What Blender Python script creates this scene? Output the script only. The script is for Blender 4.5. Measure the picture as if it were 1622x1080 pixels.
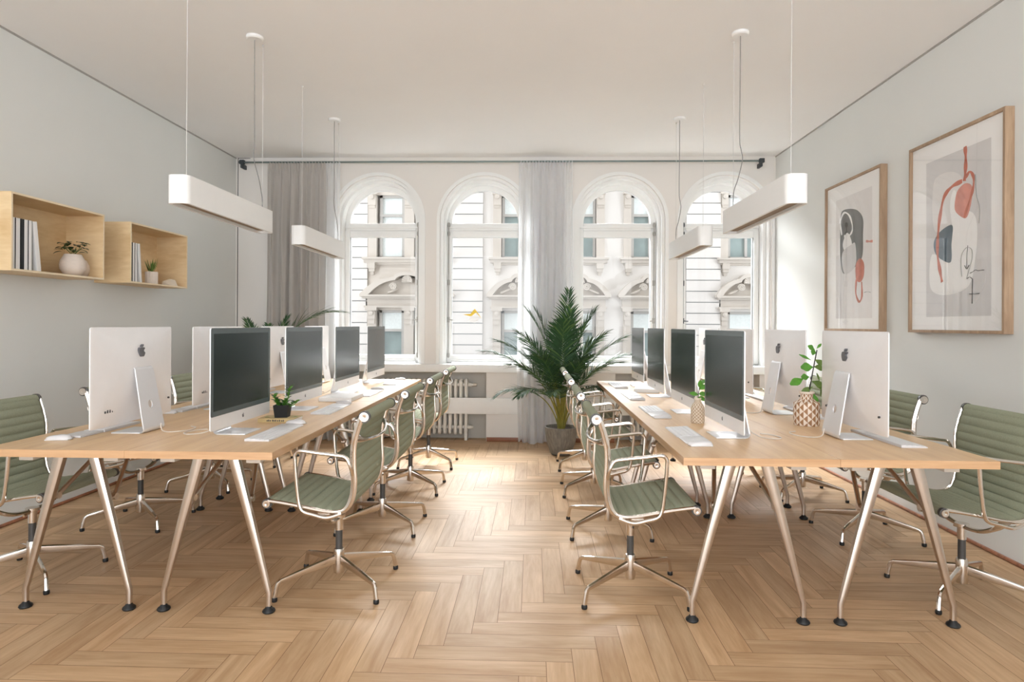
import bpy, bmesh, math, random
from math import sin, cos, pi, radians as rad, hypot, atan2
from mathutils import Vector as V, Matrix
from mathutils.geometry import tessellate_polygon

for o in list(bpy.data.objects): bpy.data.objects.remove(o)
scn = bpy.context.scene
COL = scn.collection
random.seed(7)

# ------------------------------------------------------------------ camera
FPX, CX, CY, YAW, ROLL, HC = 1000.0, 811.0, 513.8, 0.033, 0.0055, 1.28
FW = V((-sin(YAW), cos(YAW), 0)); R0 = V((cos(YAW), sin(YAW), 0)); ZZ = V((0, 0, 1))
RV = cos(ROLL)*R0 + sin(ROLL)*ZZ; UV = -sin(ROLL)*R0 + cos(ROLL)*ZZ; CAM = V((0, 0, HC))
cd = bpy.data.cameras.new('camera'); cam = bpy.data.objects.new('camera', cd); COL.objects.link(cam)
cd.sensor_fit = 'HORIZONTAL'; cd.sensor_width = 36.0; cd.lens = 36.0*FPX/1622.0
cd.shift_y = -(540.0-CY)/1622.0; cd.clip_start = 0.05; cd.clip_end = 200
cam.matrix_world = Matrix(((RV.x, UV.x, -FW.x, 0), (RV.y, UV.y, -FW.y, 0), (RV.z, UV.z, -FW.z, HC), (0, 0, 0, 1)))
scn.camera = cam

def ray(x, y): return FW + (x-CX)/FPX*RV - (y-CY)/FPX*UV
def atz(x, y, z): r = ray(x, y); return CAM + r*((z-HC)/r.z)
def aty(x, y, Y): r = ray(x, y); return CAM + r*(Y/r.y)
def atx(x, y, X): r = ray(x, y); return CAM + r*(X/r.x)

# ------------------------------------------------------------------ light and exposure
scn.view_settings.view_transform = 'Standard'; scn.view_settings.look = 'None'
scn.view_settings.gamma = 1.0; scn.view_settings.exposure = 0.72; scn.view_settings.use_curve_mapping = False
w = bpy.data.worlds.new('overcast_sky'); scn.world = w; w.use_nodes = True
nt = w.node_tree; nt.nodes.clear()
wo = nt.nodes.new('ShaderNodeOutputWorld'); wb = nt.nodes.new('ShaderNodeBackground')
wb.inputs['Color'].default_value = (0.93, 0.965, 1.0, 1)
# overcast sky, with extra brightness added behind the camera (-Y) to fill the room
tcw = nt.nodes.new('ShaderNodeTexCoord'); sxy = nt.nodes.new('ShaderNodeSeparateXYZ'); mrw = nt.nodes.new('ShaderNodeMapRange')
mrw.inputs['From Min'].default_value = -0.3; mrw.inputs['From Max'].default_value = -0.7
mrw.inputs['To Min'].default_value = 1.0; mrw.inputs['To Max'].default_value = 3.5
mzw = nt.nodes.new('ShaderNodeMath'); mzw.operation = 'MULTIPLY_ADD'; mzw.inputs[1].default_value = 0.9
nt.links.new(tcw.outputs['Generated'], sxy.inputs[0]); nt.links.new(sxy.outputs['Z'], mzw.inputs[0]); nt.links.new(sxy.outputs['Y'], mzw.inputs[2]); nt.links.new(mzw.outputs[0], mrw.inputs['Value']); nt.links.new(mrw.outputs[0], wb.inputs['Strength'])
nt.links.new(wb.outputs[0], wo.inputs[0])
sl = bpy.data.lights.new('sky_glow_sun', 'SUN'); sun = bpy.data.objects.new('sky_glow_sun', sl); COL.objects.link(sun)
sl.energy = 22.0; sl.angle = rad(60); sl.color = (0.95, 0.98, 1.0)
sun.location = (0, 12, 12)
sun.rotation_euler = V((0.12, -1.0, -0.72)).to_track_quat('-Z', 'Y').to_euler()

# ------------------------------------------------------------------ materials
def nd(t, kind, **kw):
    n = t.nodes.new(kind)
    for k, v in kw.items(): setattr(n, k, v)
    return n
def setin(n, **kw):
    for k, v in kw.items(): n.inputs[k.replace('_', ' ')].default_value = v
def s2l(c): return tuple(((v/255)/12.92 if v/255 <= .04045 else ((v/255+.055)/1.055)**2.4) for v in c)
MATS = {}
def mat(name, rgb, rough=.5, metal=0.0, var=.05, scale=18.0, bump=0.0, bscale=200.0, spec=.5, coat=0, trans=0, stretch=(1, 1, 1), sub=0):
    m = bpy.data.materials.new(name); m.use_nodes = True; t = m.node_tree
    p = t.nodes['Principled BSDF']; c = s2l(rgb)
    tc = nd(t, 'ShaderNodeTexCoord'); mp = nd(t, 'ShaderNodeMapping'); mp.inputs['Scale'].default_value = stretch
    t.links.new(tc.outputs['Object'], mp.inputs[0])
    nz = nd(t, 'ShaderNodeTexNoise'); setin(nz, Scale=scale, Detail=4.0); t.links.new(mp.outputs[0], nz.inputs['Vector'])
    cr = nd(t, 'ShaderNodeValToRGB')
    cr.color_ramp.elements[0].position = .3; cr.color_ramp.elements[1].position = .7
    cr.color_ramp.elements[0].color = tuple(max(0, v*(1-var)) for v in c)+(1,)
    cr.color_ramp.elements[1].color = tuple(min(1, v*(1+var)) for v in c)+(1,)
    t.links.new(nz.outputs['Fac'], cr.inputs[0]); t.links.new(cr.outputs[0], p.inputs['Base Color'])
    p.inputs['Roughness'].default_value = rough; p.inputs['Metallic'].default_value = metal
    p.inputs['Specular IOR Level'].default_value = spec; p.inputs['Coat Weight'].default_value = coat
    if sub: p.inputs['Subsurface Weight'].default_value = sub
    if bump:
        n2 = nd(t, 'ShaderNodeTexNoise'); setin(n2, Scale=bscale, Detail=3.0); t.links.new(mp.outputs[0], n2.inputs['Vector'])
        b = nd(t, 'ShaderNodeBump'); b.inputs['Strength'].default_value = bump; b.inputs['Distance'].default_value = .002
        t.links.new(n2.outputs['Fac'], b.inputs['Height']); t.links.new(b.outputs[0], p.inputs['Normal'])
    MATS[name] = m
    return m
def wood(name, dark, light, stretch, rough=.4, scale=3.0, ring=0.0, spec=.5, plank=False, mixv=.5):
    m = bpy.data.materials.new(name); m.use_nodes = True; t = m.node_tree; p = t.nodes['Principled BSDF']
    tc = nd(t, 'ShaderNodeTexCoord'); mp = nd(t, 'ShaderNodeMapping'); mp.inputs['Scale'].default_value = stretch
    src = tc.outputs['Object']
    if plank:
        at = nd(t, 'ShaderNodeAttribute', attribute_name='grain_uv'); src = at.outputs['Vector']
    t.links.new(src, mp.inputs[0])
    oi = nd(t, 'ShaderNodeObjectInfo'); ad = nd(t, 'ShaderNodeVectorMath', operation='ADD')
    ml = nd(t, 'ShaderNodeMath', operation='MULTIPLY'); ml.inputs[1].default_value = 37.0
    t.links.new(oi.outputs['Random'], ml.inputs[0]); t.links.new(mp.outputs[0], ad.inputs[0]); t.links.new(ml.outputs[0], ad.inputs[1])
    nz = nd(t, 'ShaderNodeTexNoise'); setin(nz, Scale=scale, Detail=6.0, Roughness=.62, Distortion=.6); t.links.new(ad.outputs[0], nz.inputs['Vector'])
    n2 = nd(t, 'ShaderNodeTexNoise'); setin(n2, Scale=scale*6, Detail=3.0); t.links.new(ad.outputs[0], n2.inputs['Vector'])
    mx = nd(t, 'ShaderNodeMath', operation='MULTIPLY_ADD'); mx.inputs[1].default_value = .3
    t.links.new(n2.outputs['Fac'], mx.inputs[0]); t.links.new(nz.outputs['Fac'], mx.inputs[2])
    cr = nd(t, 'ShaderNodeValToRGB'); cr.color_ramp.elements[0].position = .42; cr.color_ramp.elements[1].position = .85
    cr.color_ramp.elements[0].color = s2l(dark)+(1,); cr.color_ramp.elements[1].color = s2l(light)+(1,)
    t.links.new(mx.outputs[0], cr.inputs[0])
    out = cr.outputs[0]
    if plank:
        at2 = nd(t, 'ShaderNodeAttribute', attribute_name='tone')
        hs = nd(t, 'ShaderNodeHueSaturation'); mr = nd(t, 'ShaderNodeMapRange'); setin(mr, To_Min=.86, To_Max=1.07)
        t.links.new(at2.outputs['Fac'], mr.inputs[0]); t.links.new(mr.outputs[0], hs.inputs['Value']); t.links.new(out, hs.inputs['Color']); out = hs.outputs[0]
    t.links.new(out, p.inputs['Base Color'])
    p.inputs['Roughness'].default_value = rough; p.inputs['Specular IOR Level'].default_value = spec
    b = nd(t, 'ShaderNodeBump'); b.inputs['Strength'].default_value = .08; b.inputs['Distance'].default_value = .001
    t.links.new(n2.outputs['Fac'], b.inputs['Height']); t.links.new(b.outputs[0], p.inputs['Normal'])
    MATS[name] = m; return m
def glassmat(name, tint=(1, 1, 1), refl=1.0):
    m = bpy.data.materials.new(name); m.use_nodes = True; t = m.node_tree; t.nodes.clear()
    o = nd(t, 'ShaderNodeOutputMaterial'); tr = nd(t, 'ShaderNodeBsdfTransparent'); tr.inputs[0].default_value = tint+(1,)
    g = nd(t, 'ShaderNodeBsdfGlossy'); g.inputs['Roughness'].default_value = .01
    fr = nd(t, 'ShaderNodeFresnel'); fr.inputs[0].default_value = 1.45 if refl <= 1 else 1.75
    mu = nd(t, 'ShaderNodeMath', operation='MULTIPLY'); mu.inputs[1].default_value = refl
    ge = nd(t, 'ShaderNodeNewGeometry'); iv = nd(t, 'ShaderNodeMath', operation='SUBTRACT'); iv.inputs[0].default_value = refl; t.links.new(ge.outputs['Backfacing'], iv.inputs[1])
    cl = nd(t, 'ShaderNodeMath', operation='MAXIMUM'); cl.inputs[1].default_value = 0.0; t.links.new(iv.outputs[0], cl.inputs[0]); t.links.new(cl.outputs[0], mu.inputs[1])
    if refl > 1: iv.inputs[0].default_value = 1.0
    mx = nd(t, 'ShaderNodeMixShader'); t.links.new(fr.outputs[0], mu.inputs[0]); t.links.new(mu.outputs[0], mx.inputs[0])
    t.links.new(tr.outputs[0], mx.inputs[1]); t.links.new(g.outputs[0], mx.inputs[2]); t.links.new(mx.outputs[0], o.inputs[0])
    MATS[name] = m; return m
def clothmat(name, rgb, transl=.5, transp=.15):
    m = bpy.data.materials.new(name); m.use_nodes = True; t = m.node_tree; t.nodes.clear(); c = s2l(rgb)+(1,)
    o = nd(t, 'ShaderNodeOutputMaterial'); d = nd(t, 'ShaderNodeBsdfDiffuse'); tl = nd(t, 'ShaderNodeBsdfTranslucent'); tr = nd(t, 'ShaderNodeBsdfTransparent')
    tc = nd(t, 'ShaderNodeTexCoord'); nz = nd(t, 'ShaderNodeTexNoise'); setin(nz, Scale=9.0, Detail=5.0); t.links.new(tc.outputs['Object'], nz.inputs[0])
    cr = nd(t, 'ShaderNodeValToRGB'); cr.color_ramp.elements[0].color = tuple(v*.92 for v in c[:3])+(1,); cr.color_ramp.elements[1].color = c
    t.links.new(nz.outputs['Fac'], cr.inputs[0]); t.links.new(cr.outputs[0], d.inputs[0]); t.links.new(cr.outputs[0], tl.inputs[0])
    m1 = nd(t, 'ShaderNodeMixShader'); m1.inputs[0].default_value = transl; t.links.new(d.outputs[0], m1.inputs[1]); t.links.new(tl.outputs[0], m1.inputs[2])
    m2 = nd(t, 'ShaderNodeMixShader'); m2.inputs[0].default_value = transp; t.links.new(m1.outputs[0], m2.inputs[1]); t.links.new(tr.outputs[0], m2.inputs[2])
    t.links.new(m2.outputs[0], o.inputs[0]); MATS[name] = m; return m

mat('plaster_side', (228, 229, 226), .9, var=.012, scale=1.5)
mat('plaster_back', (230, 226, 221), .9, var=.012, scale=1.5)
mat('ceiling_paint', (246, 245, 244), .95, var=.012, scale=1.2)
mat('niche_shade', (196, 192, 184), .9, var=.02, scale=2)
mat('white_paint', (238, 238, 236), .45, var=.01)
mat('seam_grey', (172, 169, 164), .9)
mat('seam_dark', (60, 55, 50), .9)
wood('baseboard_wood', (120, 70, 45), (175, 115, 80), (.6, 8, 8), .4)
wood('floor_oak', (182, 144, 106), (216, 183, 145), (1, 1, 1), .46, 1.0, spec=.35, plank=True)
mat('floor_gap', (120, 90, 60), .8)
wood('desk_oak', (214, 174, 130), (236, 202, 158), (9, .6, 9), .36, 1.6)
wood('desk_edge', (188, 146, 106), (208, 168, 128), (1.5, 1.5, 30), .4, 1.5)
wood('plywood', (214, 180, 132), (238, 212, 170), (1.6, 1.6, 7), .5, 1.2)
wood('plywood_edge', (236, 214, 178), (246, 228, 198), (1, 1, 40), .5, 1.2)
wood('frame_oak', (150, 122, 98), (186, 158, 130), (12, 12, 1.2), .5, 2)
mat('polished_aluminium', (226, 218, 210), .17, 1.0, var=.03)
mat('leg_aluminium', (214, 204, 194), .3, 1.0, var=.03)
mat('sage_fabric', (156, 160, 138), .95, var=.12, scale=300, bump=.5, bscale=900, spec=.15)
mat('black_rubber', (20, 22, 24), .5)
mat('dark_sleeve', (70, 68, 66), .4)
mat('computer_shell', (240, 238, 238), .34, .22, var=.01)
mat('stand_metal', (232, 233, 236), .3, .4, var=.01)
mat('emblem_grey', (110, 110, 114), .35, .4)
mat('screen_glass', (28, 40, 43), .22, spec=.6, var=.0)
mat('bezel_glass', (84, 94, 97), .25, spec=.7, var=.0)
mat('port_dark', (60, 62, 64), .5)
mat('gadget_white', (222, 220, 221), .35, var=.01)
mat('key_white', (238, 237, 238), .4, var=.005)
mat('cable_white', (225, 215, 205), .5)
mat('power_box', (205, 195, 182), .5)
mat('lamp_white', (243, 243, 242), .45, var=.005)
mat('lamp_under_shadow', (150, 130, 110), .6)
mat('cord_grey', (140, 138, 136), .5)
mat('wire_pale', (215, 213, 210), .4)
mat('rod_steel', (120, 132, 130), .35, .7)
mat('bracket_dark', (60, 66, 70), .5, .3)
clothmat('curtain_grey', (214, 209, 204), .4, .04)
clothmat('curtain_sheer', (248, 249, 250), .5, .30)
clothmat('curtain_mid', (238, 238, 240), .5, .12)
mat('radiator_white', (232, 228, 220), .45, var=.01)
mat('radiator_gap', (90, 86, 78), .9)
mat('pot_stone', (122, 117, 108), .85, var=.25, scale=60, stretch=(1, 1, .25), bump=.4, bscale=80)
mat('soil', (60, 45, 34), 1.0, var=.3, scale=80)
mat('palm_leaf', (46, 80, 44), .6, var=.25, scale=12)
mat('palm_leaf_light', (84, 112, 58), .6, var=.2, scale=12)
mat('palm_stem', (140, 132, 52), .5, var=.2, scale=30)
mat('leaf_green', (82, 140, 46), .45, var=.25, scale=30)
mat('leaf_dark', (32, 66, 34), .4, var=.25, scale=40)
mat('leaf_olive', (96, 122, 52), .45, var=.2, scale=30)
mat('branch_dark', (34, 28, 26), .7)
mat('pot_black', (14, 15, 16), .7)
mat('ceramic_blush', (226, 212, 200), .7, var=.05, scale=30, stretch=(1, 1, 6))
mat('ceramic_pale', (236, 222, 208), .6, var=.03)
mat('ceramic_brown', (160, 118, 82), .6, var=.05)
mat('vase_tan', (176, 150, 122), .7)
mat('vase_cream', (226, 212, 194), .7)
mat('stone_cream', (228, 214, 194), .6, var=.06, scale=40)
mat('paper_white', (244, 243, 242), .7, var=.01)
mat('book_dark', (30, 30, 32), .5)
mat('book_kraft', (196, 172, 124), .7)
mat('print_paper', (254, 252, 250), .8, var=.005)
mat('print_grey', (224, 221, 220), .8, var=.04, scale=9)
mat('print_pale', (238, 234, 232), .8, var=.02)
mat('print_charcoal', (112, 110, 108), .8, var=.12, scale=12)
mat('print_slate', (96, 112, 124), .8, var=.15, scale=12)
mat('print_rust', (200, 110, 84), .8, var=.15, scale=25)
mat('print_pink', (222, 150, 134), .8, var=.15, scale=12)
mat('print_ink', (60, 58, 58), .8)
mat('facade_white', (226, 223, 219), .9, var=.02, scale=.8)
mat('facade_stone', (206, 199, 190), .9, var=.05, scale=2)
mat('facade_groove', (164, 166, 168), .9)
mat('facade_frame', (186, 184, 180), .7)
mat('facade_blind', (232, 240, 240), .8)
mat('facade_glass', (146, 162, 162), .15, var=.2, scale=1.2)
mat('facade_dark', (150, 142, 134), .9)
mat('street_grey', (60, 60, 62), .9); mat('blocker_wall', (84, 80, 76), .9)
mat('reflection_yellow', (236, 200, 70), .6)
glassmat('window_glass'); glassmat('picture_glass', refl=1.6)

# ------------------------------------------------------------------ mesh builder
class MB:
    def __init__(s): s.v = []; s.f = []; s.m = []; s.T = Matrix.Identity(4); s.mats = []; s.cur = 0
    def use(s, name):
        if name not in s.mats: s.mats.append(name)
        s.cur = s.mats.index(name); return s
    def add(s, vs, fs):
        b = len(s.v)
        for p in vs: s.v.append(tuple(s.T @ V(p)))
        for f in fs: s.f.append([b+i for i in f]); s.m.append(s.cur)
    def box(s, x0, x1, y0, y1, z0, z1, bev=0):
        if bev <= 0:
            s.add([(x0,y0,z0),(x1,y0,z0),(x1,y1,z0),(x0,y1,z0),(x0,y0,z1),(x1,y0,z1),(x1,y1,z1),(x0,y1,z1)],
                  [(0,3,2,1),(4,5,6,7),(0,1,5,4),(1,2,6,5),(2,3,7,6),(3,0,4,7)])
        else:
            bm = bmesh.new(); bmesh.ops.create_cube(bm, size=1)
            for v in bm.verts: v.co = V(((x0+x1)/2+v.co.x*(x1-x0), (y0+y1)/2+v.co.y*(y1-y0), (z0+z1)/2+v.co.z*(z1-z0)))
            bmesh.ops.bevel(bm, geom=bm.edges[:], offset=bev, segments=2, affect='EDGES', profile=.6)
            bm.verts.ensure_lookup_table(); bm.verts.index_update()
            s.add([v.co[:] for v in bm.verts], [[v.index for v in f.verts] for f in bm.faces]); bm.free()
        return s
    def sweep(s, pts, ra, rb=None, n=8, up=None, cap=True, closed=False, power=1.0):
        pts = [V(p) for p in pts]; N = len(pts)
        ra = ra if isinstance(ra, (list, tuple)) else [ra]*N
        rb = ra if rb is None else (rb if isinstance(rb, (list, tuple)) else [rb]*N)
        vs = []; prev = None
        for i, p in enumerate(pts):
            if closed: t = (pts[(i+1) % N]-pts[i-1])
            else: t = pts[min(i+1, N-1)]-pts[max(i-1, 0)]
            t.normalize()
            if up is not None: b = V(up); b = b - t*b.dot(t); b.normalize()
            else:
                if prev is None:
                    b = V((0, 0, 1)) if abs(t.z) < .9 else V((1, 0, 0))
                else: b = prev
                b = b - t*b.dot(t); b.normalize(); prev = b
            a = t.cross(b)
            for k in range(n):
                q = 2*pi*k/n; c, d = cos(q), sin(q)
                if power != 1.0:
                    c = math.copysign(abs(c)**power, c); d = math.copysign(abs(d)**power, d)
                vs.append(p + b*ra[i]*c + a*rb[i]*d)
        fs = []
        M = N if closed else N-1
        for i in range(M):
            for k in range(n):
                j = (i+1) % N
                fs.append((i*n+k, i*n+(k+1) % n, j*n+(k+1) % n, j*n+k))
        if cap and not closed: fs.append(tuple(range(n-1, -1, -1))); fs.append(tuple((N-1)*n+k for k in range(n)))
        s.add(vs, fs); return s
    def cyl(s, p0, p1, r0, r1=None, n=12): return s.sweep([p0, p1], [r0, r0 if r1 is None else r1], n=n)
    def lathe(s, prof, n=24, c=(0, 0, 0), axis='z', ang=0):
        vs = []
        for r, z in prof:
            for k in range(n):
                a = 2*pi*k/n+ang
                if axis == 'z': vs.append((c[0]+r*cos(a), c[1]+r*sin(a), c[2]+z))
                elif axis == 'x': vs.append((c[0]+z, c[1]+r*cos(a), c[2]+r*sin(a)))
                else: vs.append((c[0]+r*sin(a), c[1]+z, c[2]+r*cos(a)))
        fs = []
        for i in range(len(prof)-1):
            for k in range(n): fs.append((i*n+k, i*n+(k+1) % n, (i+1)*n+(k+1) % n, (i+1)*n+k))
        fs.append(tuple(range(n-1, -1, -1))); fs.append(tuple((len(prof)-1)*n+k for k in range(n)))
        s.add(vs, fs); return s
    def prism(s, loops, mapf, d0, d1):
        """loops: outer + holes as 2-D lists; mapf(u,v,d)->3-D"""
        flat = [p for l in loops for p in l]
        tris = tessellate_polygon([[V((p[0], p[1], 0)) for p in l] for l in loops])
        n = len(flat)
        vs = [mapf(p[0], p[1], d0) for p in flat]+[mapf(p[0], p[1], d1) for p in flat]
        fs = [tuple(t) for t in tris]+[tuple(n+i for i in reversed(t)) for t in tris]
        b = 0
        for l in loops:
            m = len(l)
            for i in range(m): fs.append((b+i, b+(i+1) % m, n+b+(i+1) % m, n+b+i))
            b += m
        s.add(vs, fs); return s
    def build(s, name, mname=None, parent=None, ang=35, recalc=True, loc=None):
        me = bpy.data.meshes.new(name); me.from_pydata(s.v, [], s.f)
        names = s.mats if s.mats else [mname]
        for q in names: me.materials.append(MATS[q])
        if s.mats: me.polygons.foreach_set('material_index', s.m)
        if recalc:
            bm = bmesh.new(); bm.from_mesh(me); bmesh.ops.recalc_face_normals(bm, faces=bm.faces[:]); bm.to_mesh(me); bm.free()
        me.polygons.foreach_set('use_smooth', [True]*len(me.polygons))
        me.set_sharp_from_angle(angle=rad(ang))
        me.update()
        o = bpy.data.objects.new(name, me); COL.objects.link(o)
        if parent: o.parent = parent
        if loc: o.location = loc
        return o
def tag(o, label=None, cat=None, group=None, kind=None):
    if label: o['label'] = label
    if cat: o['category'] = cat
    if group: o['group'] = group
    if kind: o['kind'] = kind
    return o
def thing(name, label, cat, loc=(0, 0, 0), rz=0, group=None, kind=None):
    o = bpy.data.objects.new(name, None); COL.objects.link(o); o.location = loc; o.rotation_euler = (0, 0, rz)
    o.empty_display_size = .1
    return tag(o, label, cat, group, kind)
def struct(name, mb, m=None, parent=None, ang=35, recalc=True, cat=None, label=None):
    o = mb.build(name, m, parent, ang, recalc)
    if not parent: o['kind'] = 'structure'; tag(o, label or ('the '+name.replace('_', ' ')+' of the room'), cat or name.split('_')[0])
    return o
def copy_tree(o, parent=None):
    c = o.copy(); COL.objects.link(c); c.parent = parent
    for ch in list(o.children): copy_tree(ch, c)
    return c
class Proto:
    def __init__(s, root): s.root = root; s.used = False; s.base = root.name
    def place(s, label, loc, rz=0, group=None):
        o = s.root if not s.used else copy_tree(s.root); s.used = True
        o.location = loc; o.rotation_euler = (0, 0, rz); o['label'] = label
        if group: o['group'] = group
        return o
def smooth(pts, k=6, closed=False):
    P = [V(p) for p in pts]; out = []; n = len(P)
    rng = range(n if closed else n-1)
    for i in rng:
        a = P[(i-1) % n] if closed or i > 0 else P[0]*2-P[1]
        b = P[i]; c = P[(i+1) % n]
        d = P[(i+2) % n] if closed or i < n-2 else P[-1]*2-P[-2]
        for j in range(k):
            t = j/k
            out.append(.5*((2*b)+(c-a)*t+(2*a-5*b+4*c-d)*t*t+(3*b-a-3*c+d)*t**3))
    if not closed: out.append(P[-1])
    return out
def rrect(x0, x1, y0, y1, r, k=5):
    out = []
    for cx, cy, a0 in ((x1-r, y1-r, 0), (x0+r, y1-r, 90), (x0+r, y0+r, 180), (x1-r, y0+r, 270)):
        for i in range(k+1): a = rad(a0+90*i/k); out.append((cx+r*cos(a), cy+r*sin(a)))
    return out
def leaf(m, base, d, up, L, W, droop=.3, n=5, fold=.25, tipw=.0, maxat=.45):
    d = V(d).normalized(); up = V(up); up = (up-d*up.dot(d)).normalized(); sd = d.cross(up)
    vs = []; p = V(base); cur = d.copy()
    for i in range(n+1):
        t = i/n
        wv = W*.5*(sin(pi*min(1, t**(math.log(.5)/math.log(maxat)))) if 0 < t < 1 else (tipw if t == 1 else .08))
        u2 = sd.cross(cur).normalized()
        vs += [p-sd*wv+u2*wv*fold, p+sd*0, p+sd*wv+u2*wv*fold]
        cur = (cur-V((0, 0, 1))*droop/n).normalized(); p = p+cur*L/n
    fs = []
    for i in range(n):
        a = i*3; fs += [(a, a+1, a+4, a+3), (a+1, a+2, a+5, a+4)]
    m.add(vs, fs)

# ------------------------------------------------------------------ room
XL, XR, YB, ZC = -3.30, 2.61, 6.90, 3.11
YF = -2.6
m = MB(); m.box(XL-.15, XL, YF, YB+.45, 0, ZC); struct('wall_left', m, 'plaster_side')
m = MB(); m.box(XR, XR+.15, YF, YB+.45, 0, ZC); struct('wall_right', m, 'plaster_side')
m = MB(); m.box(XL-.15, XR+.15, YF, YB+.45, ZC, ZC+.2); struct('ceiling', m, 'ceiling_paint')
# windows: centre x, spring line and sizes
WX = [-1.71, -.545, .94, 2.08]; RH, ZSP, ZSILL = .49, 2.42, .80
def arch(cx, r, zb, zs, k=28):
    return [(cx+r, zb)]+[(cx+r*cos(pi*i/k), zs+r*sin(pi*i/k)) for i in range(k+1)]+[(cx-r, zb)]
OX = [-1.71, -.535, .94, 2.085]
holes = [list(reversed(arch(x, RH, ZSILL+.02, ZSP))) for x in OX]
holes[3] = [(min(p[0], XR-.045), p[1]) for p in holes[3]]
m = MB(); m.prism([[(XL-.15, ZSILL), (XR+.15, ZSILL), (XR+.15, ZC), (XL-.15, ZC)]]+holes, lambda u, v, d: (u, d, v), YB, YB+.45)
m.box(XL-.15, XR+.15, YB+.2, YB+.45, 0, ZSILL)
m.box(-.505, .90, YB, YB+.2, 0, ZSILL)
m.box(XL-.15, -3.05, YB, YB+.2, 0, ZSILL)
m.box(2.45, XR+.15, YB, YB+.2, 0, ZSILL)
struct('wall_back', m, 'plaster_back', ang=20)
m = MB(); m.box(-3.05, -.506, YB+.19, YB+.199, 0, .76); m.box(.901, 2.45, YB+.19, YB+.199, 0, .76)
struct('trim_1', m, 'niche_shade', label='niche backs under the windows with shade painted in grey')  # shade of the recesses put into the grey of these sheets
m = MB(); m.box(XL, XR, YB-.035, YB+.48, .755, .84, .006); struct('trim_2', m, 'white_paint', label='continuous white window sill board')
m = MB(); m.box(-3.05, 2.45, YB-.022, YB-.002, .30, .475, .003); struct('trim_3', m, 'white_paint', label='white horizontal board across the wall below the windows')
m = MB(); m.box(-.50, .895, YB-.016, YB, 0, .045, .004); struct('baseboard_back', m, 'baseboard_wood')
m = MB(); m.sweep([(XL+.008, YF, .011), (XL+.008, YB, .011)], .011, n=8); struct('baseboard_left', m, 'baseboard_wood')
m = MB(); m.sweep([(XR-.008, YF, .011), (XR-.008, YB, .011)], .011, n=8); struct('baseboard_right', m, 'baseboard_wood')
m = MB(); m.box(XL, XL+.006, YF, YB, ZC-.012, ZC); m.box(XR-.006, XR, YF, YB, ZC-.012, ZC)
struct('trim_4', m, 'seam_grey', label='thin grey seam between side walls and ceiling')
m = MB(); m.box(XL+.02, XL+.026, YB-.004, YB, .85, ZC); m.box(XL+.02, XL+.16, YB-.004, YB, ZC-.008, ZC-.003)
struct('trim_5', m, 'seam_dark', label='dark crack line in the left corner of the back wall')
# herringbone floor
m = MB(); m.use('floor_gap'); m.box(XL-.15, XR+.15, YF, YB+.45, -.12, -.0015)
m.use('floor_oak'); tones = [0]*6; guv = [(0, 0, 0)]*24
w0, n0, ox, oy = .1015, 6, -.349, 2.503; L0 = w0*n0; g = .0010
def plank(x0, x1, y0, y1, vert):
    X0, X1, Y0, Y1 = max(x0, XL-.1)+g, min(x1, XR+.1)-g, max(y0, YF)+g, min(y1, YB+.4)-g
    if X1-X0 < .005 or Y1-Y0 < .005: return
    m.add([(X0, Y0, 0), (X1, Y0, 0), (X1, Y1, 0), (X0, Y1, 0)], [(0, 1, 2, 3)])
    tones.append(random.random()); a, b, c = random.uniform(0, 50), random.uniform(0, 50), random.uniform(0, 50)
    for (x, y) in ((X0, Y0), (X1, Y0), (X1, Y1), (X0, Y1)):
        guv.append((x*14+a, y*1.3+b, c) if vert else (y*14+a, x*1.3+b, c))
J = range(int((YF-oy)/w0)-8, int((YB+.5-oy)/w0)+8); I = range(int((XL-.2-ox)/w0)-8, int((XR+.2-ox)/w0)+8)
for j in J:
    for k in range(-8, 9):
        i0 = j+2*n0*k; x0 = ox+i0*w0
        if x0+L0 > XL-.1 and x0 < XR+.1: plank(x0, x0+L0, oy+j*w0, oy+(j+1)*w0, False)
for i in I:
    for k in range(-8, 9):
        y0 = oy+(i+1+2*n0*k)*w0
        if y0+L0 > YF and y0 < YB+.4: plank(ox+i*w0, ox+(i+1)*w0, y0, y0+L0, True)
fl = struct('floor', m, recalc=False)
at = fl.data.attributes.new('tone', 'FLOAT', 'FACE'); at.data.foreach_set('value', tones)
at = fl.data.attributes.new('grain_uv', 'FLOAT_VECTOR', 'CORNER'); at.data.foreach_set('vector', [q for p in guv for q in p])

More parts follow.
